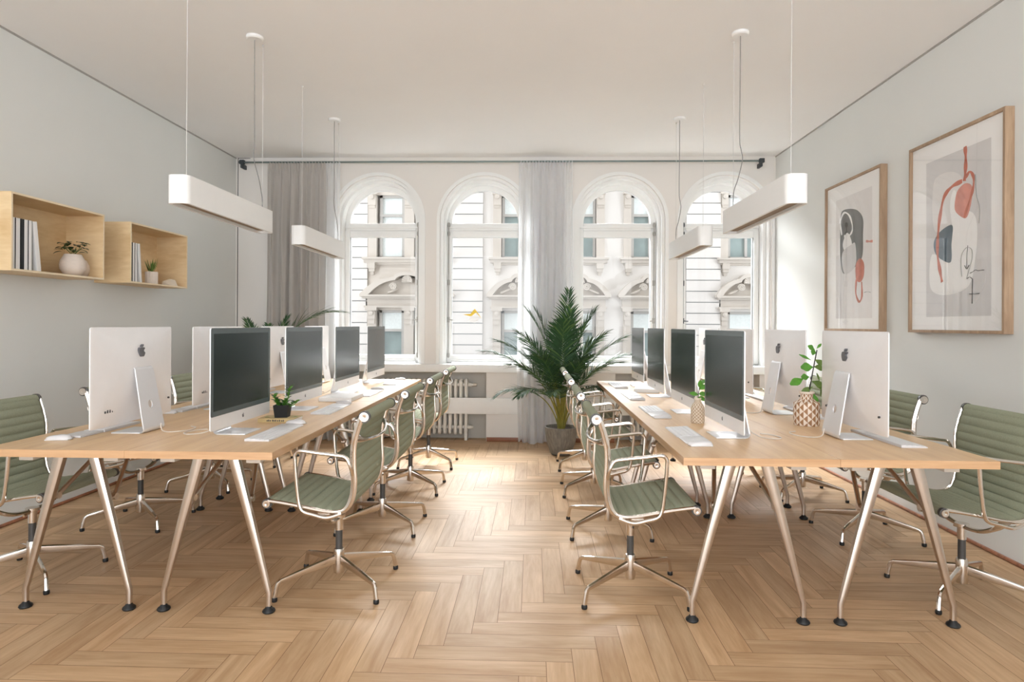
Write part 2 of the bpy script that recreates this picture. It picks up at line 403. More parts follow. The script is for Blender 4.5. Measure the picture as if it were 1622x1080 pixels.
# ------------------------------------------------------------------ windows
def band(m, cx, r1, r0, y0, y1, zb, zs=ZSP, k=28, xmax=99):
    o = arch(cx, r1, zb, zs, k); i = arch(cx, r0, zb, zs, k); n = len(o)
    o = [(min(p[0], xmax), p[1]) for p in o]
    vs = [(p[0], y0, p[1]) for p in o]+[(p[0], y0, p[1]) for p in i]+[(p[0], y1, p[1]) for p in o]+[(p[0], y1, p[1]) for p in i]
    fs = []
    for a in range(n-1):
        b = a+1
        fs += [(a, b, n+b, n+a), (2*n+a, 3*n+a, 3*n+b, 2*n+b), (a, 2*n+a, 2*n+b, b), (n+a, n+b, 3*n+b, 3*n+a)]
    fs += [(0, n, 3*n, 2*n), (n-1, 3*n-1, 4*n-1, 2*n-1)]
    m.add(vs, fs)
for wi, (gx, cx) in enumerate(zip(WX, OX)):
    root = thing('window_%d' % (wi+1), 'white arched window, number %d from the left' % (wi+1), 'window', (gx, YB+.25, ZSILL), kind='structure')
    T = Matrix.Translation((-gx, -(YB+.25), -ZSILL))
    xm = XR-.046 if wi == 3 else 99
    m = MB(); m.T = T
    band(m, cx, RH+.035, RH-.0, YB-.012, YB+.004, ZSILL+.045, xmax=XR-.01 if wi == 3 else 99)
    band(m, cx, RH, RH-.03, YB+.03, YB+.30, ZSILL+.04, xmax=xm)
    band(m, (cx+gx)/2, RH-.02, RH-.06, YB+.11, YB+.30, ZSILL+.04)
    m.build('casing', 'white_paint', root, ang=40)
    m = MB(); m.T = T
    band(m, gx, .44, .375, YB+.235, YB+.30, ZSILL+.04); m.box(gx-.374, gx+.374, YB+.225, YB+.298, 2.337, ZSP+.0, .004)
    m.box(gx-.425, gx+.425, YB+.212, YB+.24, 2.365, 2.385, .003)
    m.build('frame', 'white_paint', root, ang=40)
    m = MB(); m.T = T
    x0, x1, z0, z1 = gx-.43, gx+.43, ZSILL+.05, 2.335
    y0, y1 = YB+.215, YB+.275
    m.box(x0, x0+.055, y0, y1, z0, z1, .005); m.box(x1-.055, x1, y0, y1, z0, z1, .005)
    m.box(x0+.055, x1-.055, y0+.0005, y1, z0, .93, .004); m.box(x0+.055, x1-.055, y0+.0005, y1, 2.26, z1, .004)
    m.box(x0+.05, x1-.05, y0-.012, y0+.01, z0+.012, z0+.03, .003)
    sash = m.build('sash', 'white_paint', root, ang=40)
    m = MB(); m.T = T; m.box(x0+.055, x1-.055, YB+.245, YB+.250, .93, 2.26); m.build('pane', 'window_glass', sash)
    m = MB(); m.T = T; m.prism([arch(gx, .376, 2.41, ZSP)], lambda u, v, d: (u, d, v), YB+.262, YB+.267)
    m.build('pane', 'window_glass', root)
    sx = {0: x1-.022, 1: x0+.022, 2: x1-.022, 3: x0+.022}[wi]
    m = MB(); m.T = T; yb = y0-.014
    m.cyl((sx, yb, .90), (sx, yb, 2.40), .0055, n=8)
    for zz in (.93, 2.30, 2.40): m.lathe([(.0, -.03), (.013, -.022), (.016, 0), (.013, .022), (0, .03)], 10, (sx, yb, zz))
    for zz in (1.75, 1.33): m.box(sx-.013, sx+.013, yb-.004, yb+.012, zz-.03, zz+.03, .003)
    m.sweep([(sx, yb, 1.33), (sx, yb-.03, 1.33), (sx+(.05 if sx > gx else -.05)*-1, yb-.035, 1.325)], .006, n=8)
    m.build('espagnolette_bolt', 'seam_grey' if wi != 3 else 'bracket_dark', root)
    if wi == 1:  # reflection in the pane painted as thin yellow and white shapes
        m = MB(); m.T = T; m.use('reflection_yellow')
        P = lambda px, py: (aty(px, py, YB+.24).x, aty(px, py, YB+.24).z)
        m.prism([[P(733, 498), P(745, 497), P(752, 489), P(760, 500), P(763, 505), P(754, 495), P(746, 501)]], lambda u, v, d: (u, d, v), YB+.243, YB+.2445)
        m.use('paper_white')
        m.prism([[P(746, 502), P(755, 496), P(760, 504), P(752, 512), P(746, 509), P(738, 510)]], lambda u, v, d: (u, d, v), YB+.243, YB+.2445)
        m.build('painted_reflection', None, root)

# ------------------------------------------------------------------ building across the street
YW = 24.0
def FX(px): return aty(px, 430, YW).x
def FZ(py): return aty(811, py, YW).z
fac = thing('building', 'pale ornate building facade across the street seen through the windows', 'building', (0, YW, -4))
def fb(m, x0, x1, ytop, ybot, proj, back=.3, bev=0):
    m.box(FX(x0), FX(x1), YW-proj-YW, back, FZ(ybot)+4, FZ(ytop)+4, bev)
m = MB(); m.box(FX(380), FX(1400), .3, .9, 0, FZ(150)+4); m.build('wall', 'facade_white', fac)
WIN = [(601, 640), (657, 696), (795, 853), (889, 943), (1000, 1058), (1153, 1211)]
SUR = [(583, 712), (781, 868), (876, 957), (987, 1072), (1140, 1225)]
for a, b in ((430, 583), (712, 765), (1086, 1140), (1225, 1300)):
    m = MB(); y = 254.0
    while y < 700:
        fb(m, a, b, y+.7, y+16.5, .12); y += 17.2
    m.build('rusticated_wall', 'facade_white', fac)
    m = MB(); fb(m, a, b, 254, 700, .05); m.build('groove_backing', 'facade_groove', fac)
for a, b in ((765, 781), (868, 876), (957, 987), (1072, 1086)):
    m = MB(); fb(m, a, b, 254, 700, .02); m.build('plain_wall', 'facade_white', fac)
for a, b in SUR:
    m = MB()
    for zt, zb in ((200, 309), (409, 492), (640, 720)): fb(m, a, b, zt, zb, .02)
    m.build('spandrel', 'facade_stone' if a == 583 else 'facade_white', fac)
for x0, x1 in WIN:
    for zt, zb, mid in ((309, 409, 339), (492, 640, 522)):
        m = MB(); 
        fb(m, x0-3, x1+3, zt, zb, .0, .02)
        q = [(x0+3, x1-3)] if x1-x0 < 45 else [(x0+3, (x0+x1)/2-2), ((x0+x1)/2+2, x1-3)]
        m = MB(); m.box(FX(x0), FX(x0+4), .05, .2, FZ(zb)+4, FZ(zt)+4); m.box(FX(x1-4), FX(x1), .05, .2, FZ(zb)+4, FZ(zt)+4)
        m.box(FX(x0), FX(x1), .05, .2, FZ(zt+4)+4, FZ(zt)+4); m.box(FX(x0), FX(x1), .03, .2, FZ(mid+4)+4, FZ(mid)+4)
        m.box(FX(x0), FX(x1), .05, .2, FZ(zb)+4, FZ(zb-3)+4)
        if len(q) > 1 and zt < 400: m.box(FX((x0+x1)/2-2), FX((x0+x1)/2+2), .05, .2, FZ(zb)+4, FZ(zt)+4)
        wn = m.build('window_frame', 'facade_frame', fac)
        m = MB(); m.box(FX(x0), FX(x1), .14, .17, FZ(mid)+4, FZ(zt)+4)
        m.build('blind', 'facade_blind', wn)
        m = MB(); m.box(FX(x0), FX(x1), .15, .19, FZ(zb)+4, FZ(mid)+4); m.build('pane', 'facade_glass' if x0 > 700 or zt > 400 else 'facade_blind', wn)
PIL = [(583, 597), (641, 656), (698, 712), (781, 794), (854, 868), (876, 888), (944, 957), (987, 999), (1059, 1072), (1140, 1152), (1212, 1225)]
for a, b in PIL:
    m = MB(); fb(m, a, b, 200, 409, .10); fb(m, a, b, 480, 720, .10)
    fb(m, a-1, b+1, 306, 309, .22); fb(m, a+1, b-1, 309, 326, .18); fb(m, a+2, b-2, 326, 330, .14)
    fb(m, a-2, b+2, 488, 493, .24); fb(m, a+1, b-1, 493, 506, .20); fb(m, a+2, b-2, 506, 514, .15)
    cxp = (a+b)/2
    for zz in (313, 497): m.lathe([(0, 0), (.09, .02), (.09, .08), (0, .1)], 12, (FX(cxp), -.26, FZ(zz)+4), axis='y')
    m.build('pilaster', 'facade_stone', fac)
for a, b in SUR:
    m = MB(); fb(m, a-6, b+6, 409, 412, .40); fb(m, a-4, b+4, 412, 417, .28); fb(m, a, b, 417, 420, .15)
    m.build('sill_ledge', 'facade_stone', fac)
    for q0, q1 in ((a+2, a+13), (b-13, b-2)):
        m = MB(); fb(m, q0, q1, 417, 426, .26); fb(m, q0+1, q1-1, 426, 431, .2); fb(m, q0+3, q1-3, 431, 436, .12); m.build('console', 'facade_stone', fac)
    if a == 583:
        m = MB(); fb(m, 602, 693, 424, 441, .06, bev=.0); m.build('panel', 'facade_stone', fac)
    # entablature and curved pediment
    c0, c1 = (a-10, b+10); cc = (a+b)/2
    m = MB(); fb(m, a-9, b+9, 468, 471, .42); fb(m, a-6, b+6, 471, 474, .30); fb(m, a-2, b+2, 474, 486, .12); fb(m, a-4, b+4, 485, 488, .24)
    m.build('entablature', 'facade_stone', fac)
    hgt = 26 if a != 583 else 28
    outer = []; inner = []
    for k in range(49):
        t = k/48; x = c0+(c1-c0)*t; s_ = abs(2*t-1)
        base = 468-(hgt+1)*(1-s_**3)
        bump_ = 7*max(0, 1-(s_/.28)**2)**.5 if s_ < .28 else 0
        outer.append((FX(x), FZ(base-bump_)+4)); inner.append((FX(cc+(x-cc)*.86), FZ(min(468, base-bump_+5.5))+4))
    def strip(A, B, d0, d1):
        n = len(A); vs = [(p[0], d0, p[1]) for p in A]+[(p[0], d0, p[1]) for p in B]+[(p[0], d1, p[1]) for p in A]+[(p[0], d1, p[1]) for p in B]; fs = []
        for i in range(n-1): fs += [(i, i+1, n+i+1, n+i), (2*n+i, 3*n+i, 3*n+i+1, 2*n+i+1), (i, 2*n+i, 2*n+i+1, i+1), (n+i, n+i+1, 3*n+i+1, 3*n+i)]
        fs += [(0, n, 3*n, 2*n), (n-1, 3*n-1, 4*n-1, 2*n-1)]; mm = MB(); mm.add(vs, fs); return mm
    strip(outer, inner, -.40, .05).build('pediment_arch', 'facade_stone', fac)
    strip([(p[0], p[1]-.08) for p in inner], [(p[0], min(p[1]-.08, FZ(466)+4)-.02) for p in inner], -.28, .05).build('pediment_moulding', 'facade_stone', fac) if False else None
    strip(inner, [(p[0], FZ(469)+4) for p in inner], -.06, .05).build('tympanum', 'facade_stone', fac)
    m = MB()
    for sg in (-1, 1):
        pts = []
        for k in range(26):
            an = k/25*2.2*2*pi; r = .14*(1-k/27.0)
            pts.append((FX(cc+sg*(12 if a != 583 else 22))+sg*r*cos(an), -.30, FZ(455)+4+r*sin(an)))
        m.sweep(pts, .035, n=6)
        m.sweep(smooth([(FX(cc+sg*16), -.2, FZ(458)+4), (FX(cc+sg*24), -.2, FZ(462)+4), (FX(cc+sg*32), -.2, FZ(465)+4)], 4), [.05]*8+[.02], n=6)
    m.build('scroll', 'facade_stone', fac)
    m = MB(); 
    for k in range(9):
        an = pi*k/8; m.sweep([(FX(cc), -.3, FZ(447)+4), (FX(cc)+.2*cos(an), -.34, FZ(447)+4+.24*sin(an))], [.02, .05], n=6)
    fb(m, cc-7, cc+7, 446, 449, .3)
    m.build('shell_ornament', 'facade_stone', fac)
m = MB(); m.box(-16, XL-.16, YB, YB+.45, -4, 22); m.box(XR+.16, 16, YB, YB+.45, -4, 22); m.box(XL-.16, XR+.16, YB+.001, YB+.45, ZC+.21, 22); m.box(XL-.16, XR+.16, YB+.001, YB+.45, -4, -.13)
struct('wall_street', m, 'blocker_wall', label='unseen outer wall around the room, added to shade the facade opposite')  # out of view, put in to keep the rear sky off the facade
m = MB(); m.box(-14, 18, YB+.5, YW+.8, -4.2, -4.0); tag(m.build('street', 'street_grey'), 'grey street surface below between the two buildings', 'street', kind='structure')

# ------------------------------------------------------------------ desks
def leg_pts(x0, x1, zt=.705):
    return [(x0, 0, .028), (x0, 0, .085), (x0+(x1-x0)*.05, 0, .115), (x1, 0, zt)]
def make_desk():
    W, L = .632, 1.76; root = thing('desk', '', 'desk', group='long oak desks in two islands')
    m = MB(); m.use('desk_oak'); e = .0015
    x0, x1, y0, y1, z0, z1 = -W/2+.0006, W/2-.0006, -L/2+.0006, L/2-.0006, .708, .74
    b = .0012
    m.add([(x0+b, y0+b, z1), (x1-b, y0+b, z1), (x1-b, y1-b, z1), (x0+b, y1-b, z1)], [(0, 1, 2, 3)])
    m.use('desk_edge')
    m.add([(x0+b, y0+b, z1), (x1-b, y0+b, z1), (x1-b, y1-b, z1), (x0+b, y1-b, z1), (x0, y0, z1-b), (x1, y0, z1-b), (x1, y1, z1-b), (x0, y1, z1-b), (x0, y0, z0), (x1, y0, z0), (x1, y1, z0), (x0, y1, z0)],
          [(4, 5, 1, 0), (5, 6, 2, 1), (6, 7, 3, 2), (7, 4, 0, 3), (8, 9, 5, 4), (9, 10, 6, 5), (10, 11, 7, 6), (11, 8, 4, 7), (11, 10, 9, 8)])
    m.build('tabletop', None, root, recalc=False)
    for yy, sg in ((-L/2+.16, 1), (L/2-.11, -1)):
        for sx in (-1, 1):
            m = MB(); m.sweep([(sx*.237, yy, .024), (sx*.237, yy, .088), (sx*.228, yy, .118), (sx*.155, yy, .40), (sx*.072, yy, .706)], [.0115, .012, .013, .019, .026], [.0115, .012, .013, .017, .021], n=10, up=(1, 0, 0), power=.75)
            xk, zk = sx*.133, .49
            m.cyl((xk, yy, zk), (xk, yy+sg*.05, zk), .013, n=10); m.cyl((xk-.012, yy+sg*.05, zk), (xk+.012, yy+sg*.05, zk), .016, n=10)
            lg = m.build('leg', 'leg_aluminium', root)
            m = MB(); m.lathe([(0, 0), (.024, 0), (.028, .006), (.026, .012), (.016, .02), (.011, .03), (0, .03)], 16, (sx*.237, yy, .0)); m.build('foot', 'black_rubber', lg)
            m = MB(); m.cyl((xk, yy+sg*.05, zk), (sx*.06, yy+sg*.30, .695), .010, .010, n=8); m.build('brace', 'leg_aluminium', root)
        m = MB(); m.box(-.10, .10, yy-.03, yy+.03, .693, .709, .003); m.build('leg_plate', 'leg_aluminium', root)
    m = MB(); m.box(-.03, .03, -L/2+.19, L/2-.14, .672, .700, .003); m.box(-.09, .09, -.02, .02, .698, .709); m.build('beam', 'leg_aluminium', root)
    for sx, yy in ((-.19, -L/2+.10), (.19, -L/2+.10)):
        m = MB(); m.box(sx-.032, sx+.032, yy, yy+.06, .672, .708, .003); m.box(sx+.03, sx+.05, yy+.01, yy+.03, .688, .708, .002); m.build('desk_clip', 'power_box', root)
    return root
dk = Proto(make_desk())
XSL, XSR, W2 = -1.715, 1.250, .316
for (sx, nm) in ((XSL, 'left'), (XSR, 'right')):
    for (dx, side) in ((-W2, 'left'), (W2, 'right')):
        for (yc, wh) in ((2.6+.88, 'near'), (2.6+2.64, 'far')):
            dk.place('%s oak desk making the %s half of the %s desk island' % (wh, side, nm), (sx+dx, yc, 0))

# ------------------------------------------------------------------ chairs
PROF = [(.245, .478), (.17, .468), (.08, .452), (-.01, .435), (-.075, .432), (-.115, .452), (-.138, .50), (-.146, .57), (-.142, .65), (-.143, .73), (-.158, .80), (-.180, .865)]
def chair():
    root = thing('office_chair', '', 'chair', group='sage green office chairs')
    HW = .258
    path = smooth([(0, y, z) for y, z in PROF], 5)
    # side frames (cast aluminium rails)
    for sx in (-1, 1):
        m = MB(); pp = [V((sx*HW, p.y, p.z)) for p in path]
        m.sweep(pp, .007, [.008+.006*min(1, max(0, (i/len(pp)-.3)/.2)) for i in range(len(pp))], n=10, up=(1, 0, 0), power=.7)
        m.sweep([V((sx*(HW+.006), p.y, p.z)) for p in path], .006, .006, n=6, up=(1, 0, 0))
        m.build('side_frame', 'polished_aluminium', root)
    # ribbed sling
    m = MB(); P = []; n = len(path); s_ = 0; acc = [0]
    fine = smooth([(0, y, z) for y, z in PROF], 22)
    acc = [0]
    for i in range(1, len(fine)): acc.append(acc[-1]+(fine[i]-fine[i-1]).length)
    tot = acc[-1]; nr = 19; cols = [-1, -.99, -.9, -.5, 0, .5, .9, .99, 1]; vs = []; K = len(fine)
    for side in (1, -1):
        for i, p in enumerate(fine):
            t = (fine[min(i+1, K-1)]-fine[max(i-1, 0)]).normalized(); nrm = V((0, t.z, -t.y))*-1
            if i == 0 and side == 1: pass
            # normal pointing to the sitter (up and forward)
            nrm = V((0, -t.z, t.y)); 
            if nrm.dot(V((0, .4, .6))) < 0: nrm = -nrm
            f = abs(sin(pi*nr*acc[i]/tot)); bul = .002+.0105*f**.5
            for c in cols:
                edge = 1-.7*(abs(c) ** 14)
                vs.append(V((c*(HW-.009), p.y, p.z))+nrm*(side*(bul if side > 0 else bul*.8)*edge+.002))
    C = len(cols); fs = []
    for i in range(K-1):
        for c in range(C-1):
            a = i*C+c; fs.append((a, a+1, a+C+1, a+C)); b = K*C+a; fs.append((b, b+C, b+C+1, b+1))
        for c in (0, C-1):
            a = i*C+c; b = K*C+a; fs.append((a, a+C, b+C, b))
    m.add(vs, fs); m.build('sling_seat', 'sage_fabric', root, ang=60)
    # rolled ends with end caps
    for nm, (y, z), r in (('seat_roll', PROF[0], .019), ('headrest_roll', PROF[-1], .024)):
        yy, zz = (y+.004, z-.012) if nm == 'seat_roll' else (y-.012, z-.004)
        m = MB(); m.cyl((-HW+.004, yy, zz), (HW-.004, yy, zz), r, n=16); rl = m.build(nm, 'sage_fabric', root)
        for sx in (-1, 1):
            m = MB(); m.use('dark_sleeve'); m.lathe([(0, -.012*sx), (r+.003, -.012*sx), (r+.003, .004*sx), (0, .004*sx)], 18, (sx*(HW+.002), yy, zz), axis='x')
            m.use('polished_aluminium'); m.lathe([(0, 0), (r-.002, 0), (r-.003, .006), (.004, .007), (0, .005)] if sx > 0 else [(0, -.005), (.004, -.007), (r-.003, -.006), (r-.002, 0), (0, 0)], 18, (sx*(HW+.006), yy, zz), axis='x')
            m.build('end_cap', None, rl)
    # arms
    for sx in (-1, 1):
        X = sx*(HW+.024)
        pts = smooth([(sx*(HW+.006), -.140, .60), (X, -.137, .64), (X, -.115, .682), (X, -.07, .692), (X, .02, .702), (X, .088, .710), (X, .112, .695), (X, .114, .66), (X, .106, .56), (X, .094, .470), (X, .075, .438), (X, .03, .424), (X, -.03, .412), (sx*(HW+.006), -.09, .425)], 5)
        m = MB(); m.sweep(pts, .0085, .0085, n=10); m.build('armrest', 'polished_aluminium', root)
    # back brace
    m = MB(); pts = smooth([(-HW, -.158, .765), (-HW+.05, -.178, .752), (-.10, -.20, .745), (0, -.206, .744), (.10, -.20, .745), (HW-.05, -.178, .752), (HW, -.158, .765)], 5)
    k = len(pts); m.sweep(pts, [.008+.012*abs(2*i/(k-1)-1)**3 for i in range(k)], [.008]*k, n=8, up=(0, 0, 1)); m.build('back_brace', 'polished_aluminium', root)
    # seat bow under the sling
    m = MB(); pts = smooth([(-HW, -.01, .425), (-HW+.05, -.01, .385), (-.12, 0, .345), (0, 0, .333), (.12, 0, .345), (HW-.05, -.01, .385), (HW, -.01, .425)], 5)
    k = len(pts); m.sweep(pts, [.014+.016*abs(2*i/(k-1)-1)**2 for i in range(k)], [.010]*k, n=8, up=(0, 1, 0)); m.build('seat_bow', 'polished_aluminium', root)
    m = MB(); m.lathe([(0, .27), (.019, .27), (.019, .325), (.03, .33), (.03, .345), (0, .345)], 18)
    m.cyl((.02, 0, .322), (.055, 0, .318), .006, n=8); m.build('tilt_post', 'polished_aluminium', root)
    m = MB(); m.lathe([(0, .17), (.0165, .17), (.0165, .275), (0, .275)], 18); m.build('column_sleeve', 'dark_sleeve', root)
    m = MB(); m.lathe([(0, .062), (.024, .062), (.026, .075), (.026, .165), (.022, .178), (0, .18)], 18); m.build('hub', 'polished_aluminium', root)
    for a in (49, 131, 229, 311):
        c, s = cos(rad(a)), sin(rad(a)); q = lambda r, z: (r*c, r*s, z)
        m = MB(); m.sweep([q(.015, .128), q(.10, .116), q(.20, .101), q(.284, .088), q(.296, .080), q(.302, .064), q(.312, .018)],
                          [.024, .021, .016, .011, .0105, .010, .011], [.011, .011, .010, .0095, .0095, .0095, .0105], n=8, up=(c*.3, s*.3, 1), power=.8)
        lg = m.build('base_leg', 'polished_aluminium', root)
        m = MB(); m.lathe([(0, 0), (.012, 0), (.0135, .004), (.0135, .014), (.011, .02), (0, .02)], 12, q(.3125, 0)); m.build('glide', 'black_rubber', lg)
    return root
ch = Proto(chair())
ORD = ['nearest the camera', 'second from the camera', 'third from the camera', 'farthest from the camera']
def chair_row(x, rz, ys, side, dxs=(0, 0, 0, 0), rots=(0, 0, 0, 0)):
    for i, y in enumerate(ys):
        ch.place('sage green office chair %s, %s' % (side, ORD[i]), (x+dxs[i], y, 0), rz+rots[i])
chair_row(-.945, pi/2, (3.07, 3.97, 4.88, 5.73), 'on the aisle side of the left desks')
chair_row(-2.515, -pi/2, (3.10, 3.98, 4.87, 5.72), 'between the left desks and the shelf wall')
chair_row(.475, -pi/2, (3.06, 3.96, 4.88, 5.72), 'on the aisle side of the right desks')
chair_row(2.05, pi/2, (3.08, 3.96, 4.86, 5.72), 'between the right desks and the picture wall')

# ------------------------------------------------------------------ computers
FRUIT = [(0, -.50), (.10, -.47), (.20, -.50), (.30, -.44), (.40, -.30), (.46, -.13), (.38, -.07), (.27, .03), (.27, .15), (.38, .25), (.43, .29), (.33, .38), (.20, .40), (.08, .36), (0, .33), (-.08, .36), (-.20, .40), (-.33, .36), (-.42, .26), (-.47, .10), (-.46, -.08), (-.40, -.27), (-.30, -.44), (-.20, -.50), (-.10, -.47)]
LEAFS = [(.0, .42), (.03, .55), (.12, .66), (.22, .70), (.20, .58), (.12, .47)]
def emblem(m, mapf, h, d0, d1):
    sm = [(p.x, p.y) for p in smooth([(x, y, 0) for x, y in FRUIT], 3, True)]
    m.prism([[(x*h*.82, y*h*.82) for x, y in sm]], mapf, d0, d1); m.prism([[(x*h*.82, y*h*.82) for x, y in LEAFS]], mapf, d0, d1)
def computer():
    root = thing('desktop_computer', '', 'computer', group='all-in-one desktop computers')
    PW, z0, z1 = .317, .052, .516; cz = (z0+z1)/2; hz = (z1-z0)/2; yf = .022
    m = MB(); n = None; rings = []
    for s_, d in [(1, 0), (1, .005), (.99, .0062)]+[(q, .0062+.041*(1-q*q)**1.25) for q in (.96, .92, .87, .81, .74, .66, .57, .47, .36, .24, .12)]:
        rings.append([(x*1, yf-d, cz+z) for x, z in rrect(-PW*s_, PW*s_, -hz*s_, hz*s_, (.012 if s_ > .95 else min(.012+.35*(.96-s_), hz*s_*.85)), 6)])
    k = len(rings[0]); vs = [p for r in rings for p in r]; fs = [tuple(range(k))]
    for i in range(len(rings)-1):
        for j in range(k): fs.append((i*k+j, i*k+(j+1) % k, (i+1)*k+(j+1) % k, (i+1)*k+j))
    fs.append(tuple((len(rings)-1)*k+j for j in reversed(range(k))))
    m.add(vs, fs); m.build('housing', 'computer_shell', root, ang=30)
    zc_ = z0+.063
    m = MB(); o = [(x, z) for x, z in rrect(-PW+.0005, PW-.0005, zc_, z1-.0005, .011, 5)]
    m.prism([o], lambda u, v, d: (u, d, v), yf, yf+.0012); bz = m.build('bezel', 'bezel_glass', root)
    m = MB(); m.box(-PW+.024, PW-.024, yf+.0012, yf+.0016, zc_+.024, z1-.026); m.build('display', 'screen_glass', root)
    m = MB(); emblem(m, lambda u, v, d: (-u, d, z0+.031+v), .022, yf, yf+.0008); tag(m.build('front_emblem', 'emblem_grey', root), 'small grey bitten fruit emblem on the chin')
    m = MB(); emblem(m, lambda u, v, d: (u, d, .395+v), .062, yf-.0440, yf-.030); tag(m.build('back_emblem', 'emblem_grey', root), 'grey bitten fruit emblem')
    # stand
    m = MB()
    m.box(-.09, .09, -.066, .075, 0, .0055, .0015)
    th = atan2(.275, .05); 
    def nk(u, v, d):   # v along the neck
        yy = -.082+v*cos(th); zz = .022+v*sin(th)
        return (u, yy-d*sin(th), zz+d*cos(th))
    L = .292
    hole = [(.018*cos(2*pi*i/20), .115+.021*sin(2*pi*i/20)) for i in range(20)]
    m.prism([[(-.086, 0), (.086, 0), (.072, L), (-.072, L)], hole], nk, -.003, .003)
    bend = [(0, -.064, .0028), (0, -.074, .004), (0, -.081, .010), (0, -.0835, .018), (0, -.0815, .026)]
    m.sweep(bend, .0875, .0029, n=12, up=(1, 0, 0), power=.25)
    top = [nk(0, L-.004, 0), nk(0, L+.006, -.002), nk(0, L+.012, -.012), nk(0, L+.012, -.03)]
    m.sweep(top, .072, .003, n=12, up=(1, 0, 0), power=.25)
    m.build('stand', 'stand_metal', root, ang=40)
    m = MB(); m.box(-.035, .035, -.031, -.012, .255, .30, .002); m.build('vent_slot', 'port_dark', root)
    m = MB()
    for i in range(8): m.box(-.24+i*.016, -.24+i*.016+.006, yf-.0215, yf-.018, .118, .128+(.004 if i % 3 else 0))
    m.lathe([(0, -.022), (.005, -.022), (.005, -.015), (0, -.015)], 12, (.27, yf, .135), axis='y')
    m.build('ports', 'port_dark', root)
    return root
pc = Proto(computer())
YSL = [3.083, 3.94, 4.86, 5.75]; YSR = [3.135, 3.975, 4.84, 5.66]; YS = YSL
for nm, x, rz in (('screen facing the aisle, left desks', -1.455, -pi/2), ('back to the aisle, left desks', -1.965, pi/2),
                  ('screen facing the aisle, right desks', .955, pi/2), ('back to the aisle, right desks', 1.54, -pi/2)):
    for i, y in enumerate(YSL if x < 0 else YSR): pc.place('silver desktop computer, %s, %s' % (nm, ORD[i]), (x, y, .7405), rz)

def keyboard():
    root = thing('keyboard', '', 'keyboard', group='white keyboards'); root['category'] = 'keyboard'
    m = MB(); vs = [(-.14, -.0575, 0), (.14, -.0575, 0), (.14, .0575, 0), (-.14, .0575, 0), (-.14, -.0575, .0045), (.14, -.0575, .0045), (.14, .0575, .011), (-.14, .0575, .011)]
    m.add(vs, [(0, 3, 2, 1), (4, 5, 6, 7), (0, 1, 5, 4), (1, 2, 6, 5), (2, 3, 7, 6), (3, 0, 4, 7)]); m.build('case', 'gadget_white', root)
    m = MB()
    for r in range(5):
        nk_ = 14 if r else 12
        xs = -.135
        for k in range(14):
            w_ = .0165; 
            if r == 0 and 4 <= k <= 8:
                if k > 4: continue
                x0, x1 = xs+4*.0193, xs+9*.0193-.003
            else: x0, x1 = xs+k*.0193, xs+k*.0193+w_
            y0 = -.053+r*.0212; zb = .0045+(y0+.0575)/.115*.0065
            m.box(x0, x1, y0, y0+.0185, zb, zb+.0022)
    m.build('keys', 'key_white', root); return root
def trackpad():
    m = MB(); m.box(-.08, .08, -.0575, .0575, 0, .006, .0015)
    m.v = [(x, y, z if z < .003 else z+(y+.0575)/.115*.005-.001) for x, y, z in m.v]
    return tag(m.build('trackpad', 'gadget_white'), '', 'trackpad', 'white trackpads')
def mouse():
    m = MB(); vs = []; fs = []; nu, nv = 20, 8
    for j in range(nv+1):
        ph = pi/2*j/nv
        for i in range(nu):
            a = 2*pi*i/nu; r = cos(ph)**.55 if j < nv else 0
            vs.append((.0285*r*cos(a), .057*r*math.copysign(abs(sin(a))**.85, sin(a)), .003+.019*sin(ph)*(1-.12*sin(a))))
    for j in range(nv):
        for i in range(nu): fs.append((j*nu+i, j*nu+(i+1) % nu, (j+1)*nu+(i+1) % nu, (j+1)*nu+i))
    fs.append(tuple(reversed(range(nu)))); m.add(vs, fs)
    m.box(-.024, .024, -.05, .05, 0, .004)
    return tag(m.build('computer_mouse', 'gadget_white', ang=60), '', 'mouse', 'white computer mice')
kb = Proto(keyboard()); tp = Proto(trackpad()); ms = Proto(mouse())
ZD = .7405
EACH = ['the nearest computer', 'the second computer', 'the third computer', 'the farthest computer']
for i, y in enumerate(YS):
    e = EACH[i]; yr = YSR[i]
    kb.place('white keyboard before %s on the aisle side of the left desks' % e, (-1.255, y-.105, ZD), pi/2)
    tp.place('white trackpad before %s on the aisle side of the left desks' % e, (-1.262, y+.125, ZD), pi/2)
    ms.place('white mouse before %s on the aisle side of the left desks' % e, (-1.27, y+.27, ZD), pi/2-.2)
    kb.place('white keyboard behind %s on the wall side of the left desks' % e, (-2.155, y+.09, ZD), -pi/2)
    tp.place('white trackpad behind %s on the wall side of the left desks' % e, (-2.16, y-.13, ZD), -pi/2)
    ms.place('white mouse behind %s on the wall side of the left desks' % e, (-2.17, y-.255, ZD), pi/2+.15)
    kb.place('white keyboard before %s on the aisle side of the right desks' % e, (.755, yr+.07, ZD), -pi/2)
    tp.place('white trackpad before %s on the aisle side of the right desks' % e, (.758, yr-.155, ZD), -pi/2)
    ms.place('white mouse before %s on the aisle side of the right desks' % e, (.755, yr-.272, ZD), pi/2+.1)
    kb.place('white keyboard behind %s on the wall side of the right desks' % e, (1.70, yr-.13, ZD), pi/2)
    tp.place('white trackpad behind %s on the wall side of the right desks' % e, (1.70, yr+.10, ZD), pi/2)
    if i: ms.place('white mouse behind %s on the wall side of the right desks' % e, (1.70, yr+.22, ZD), pi/2)

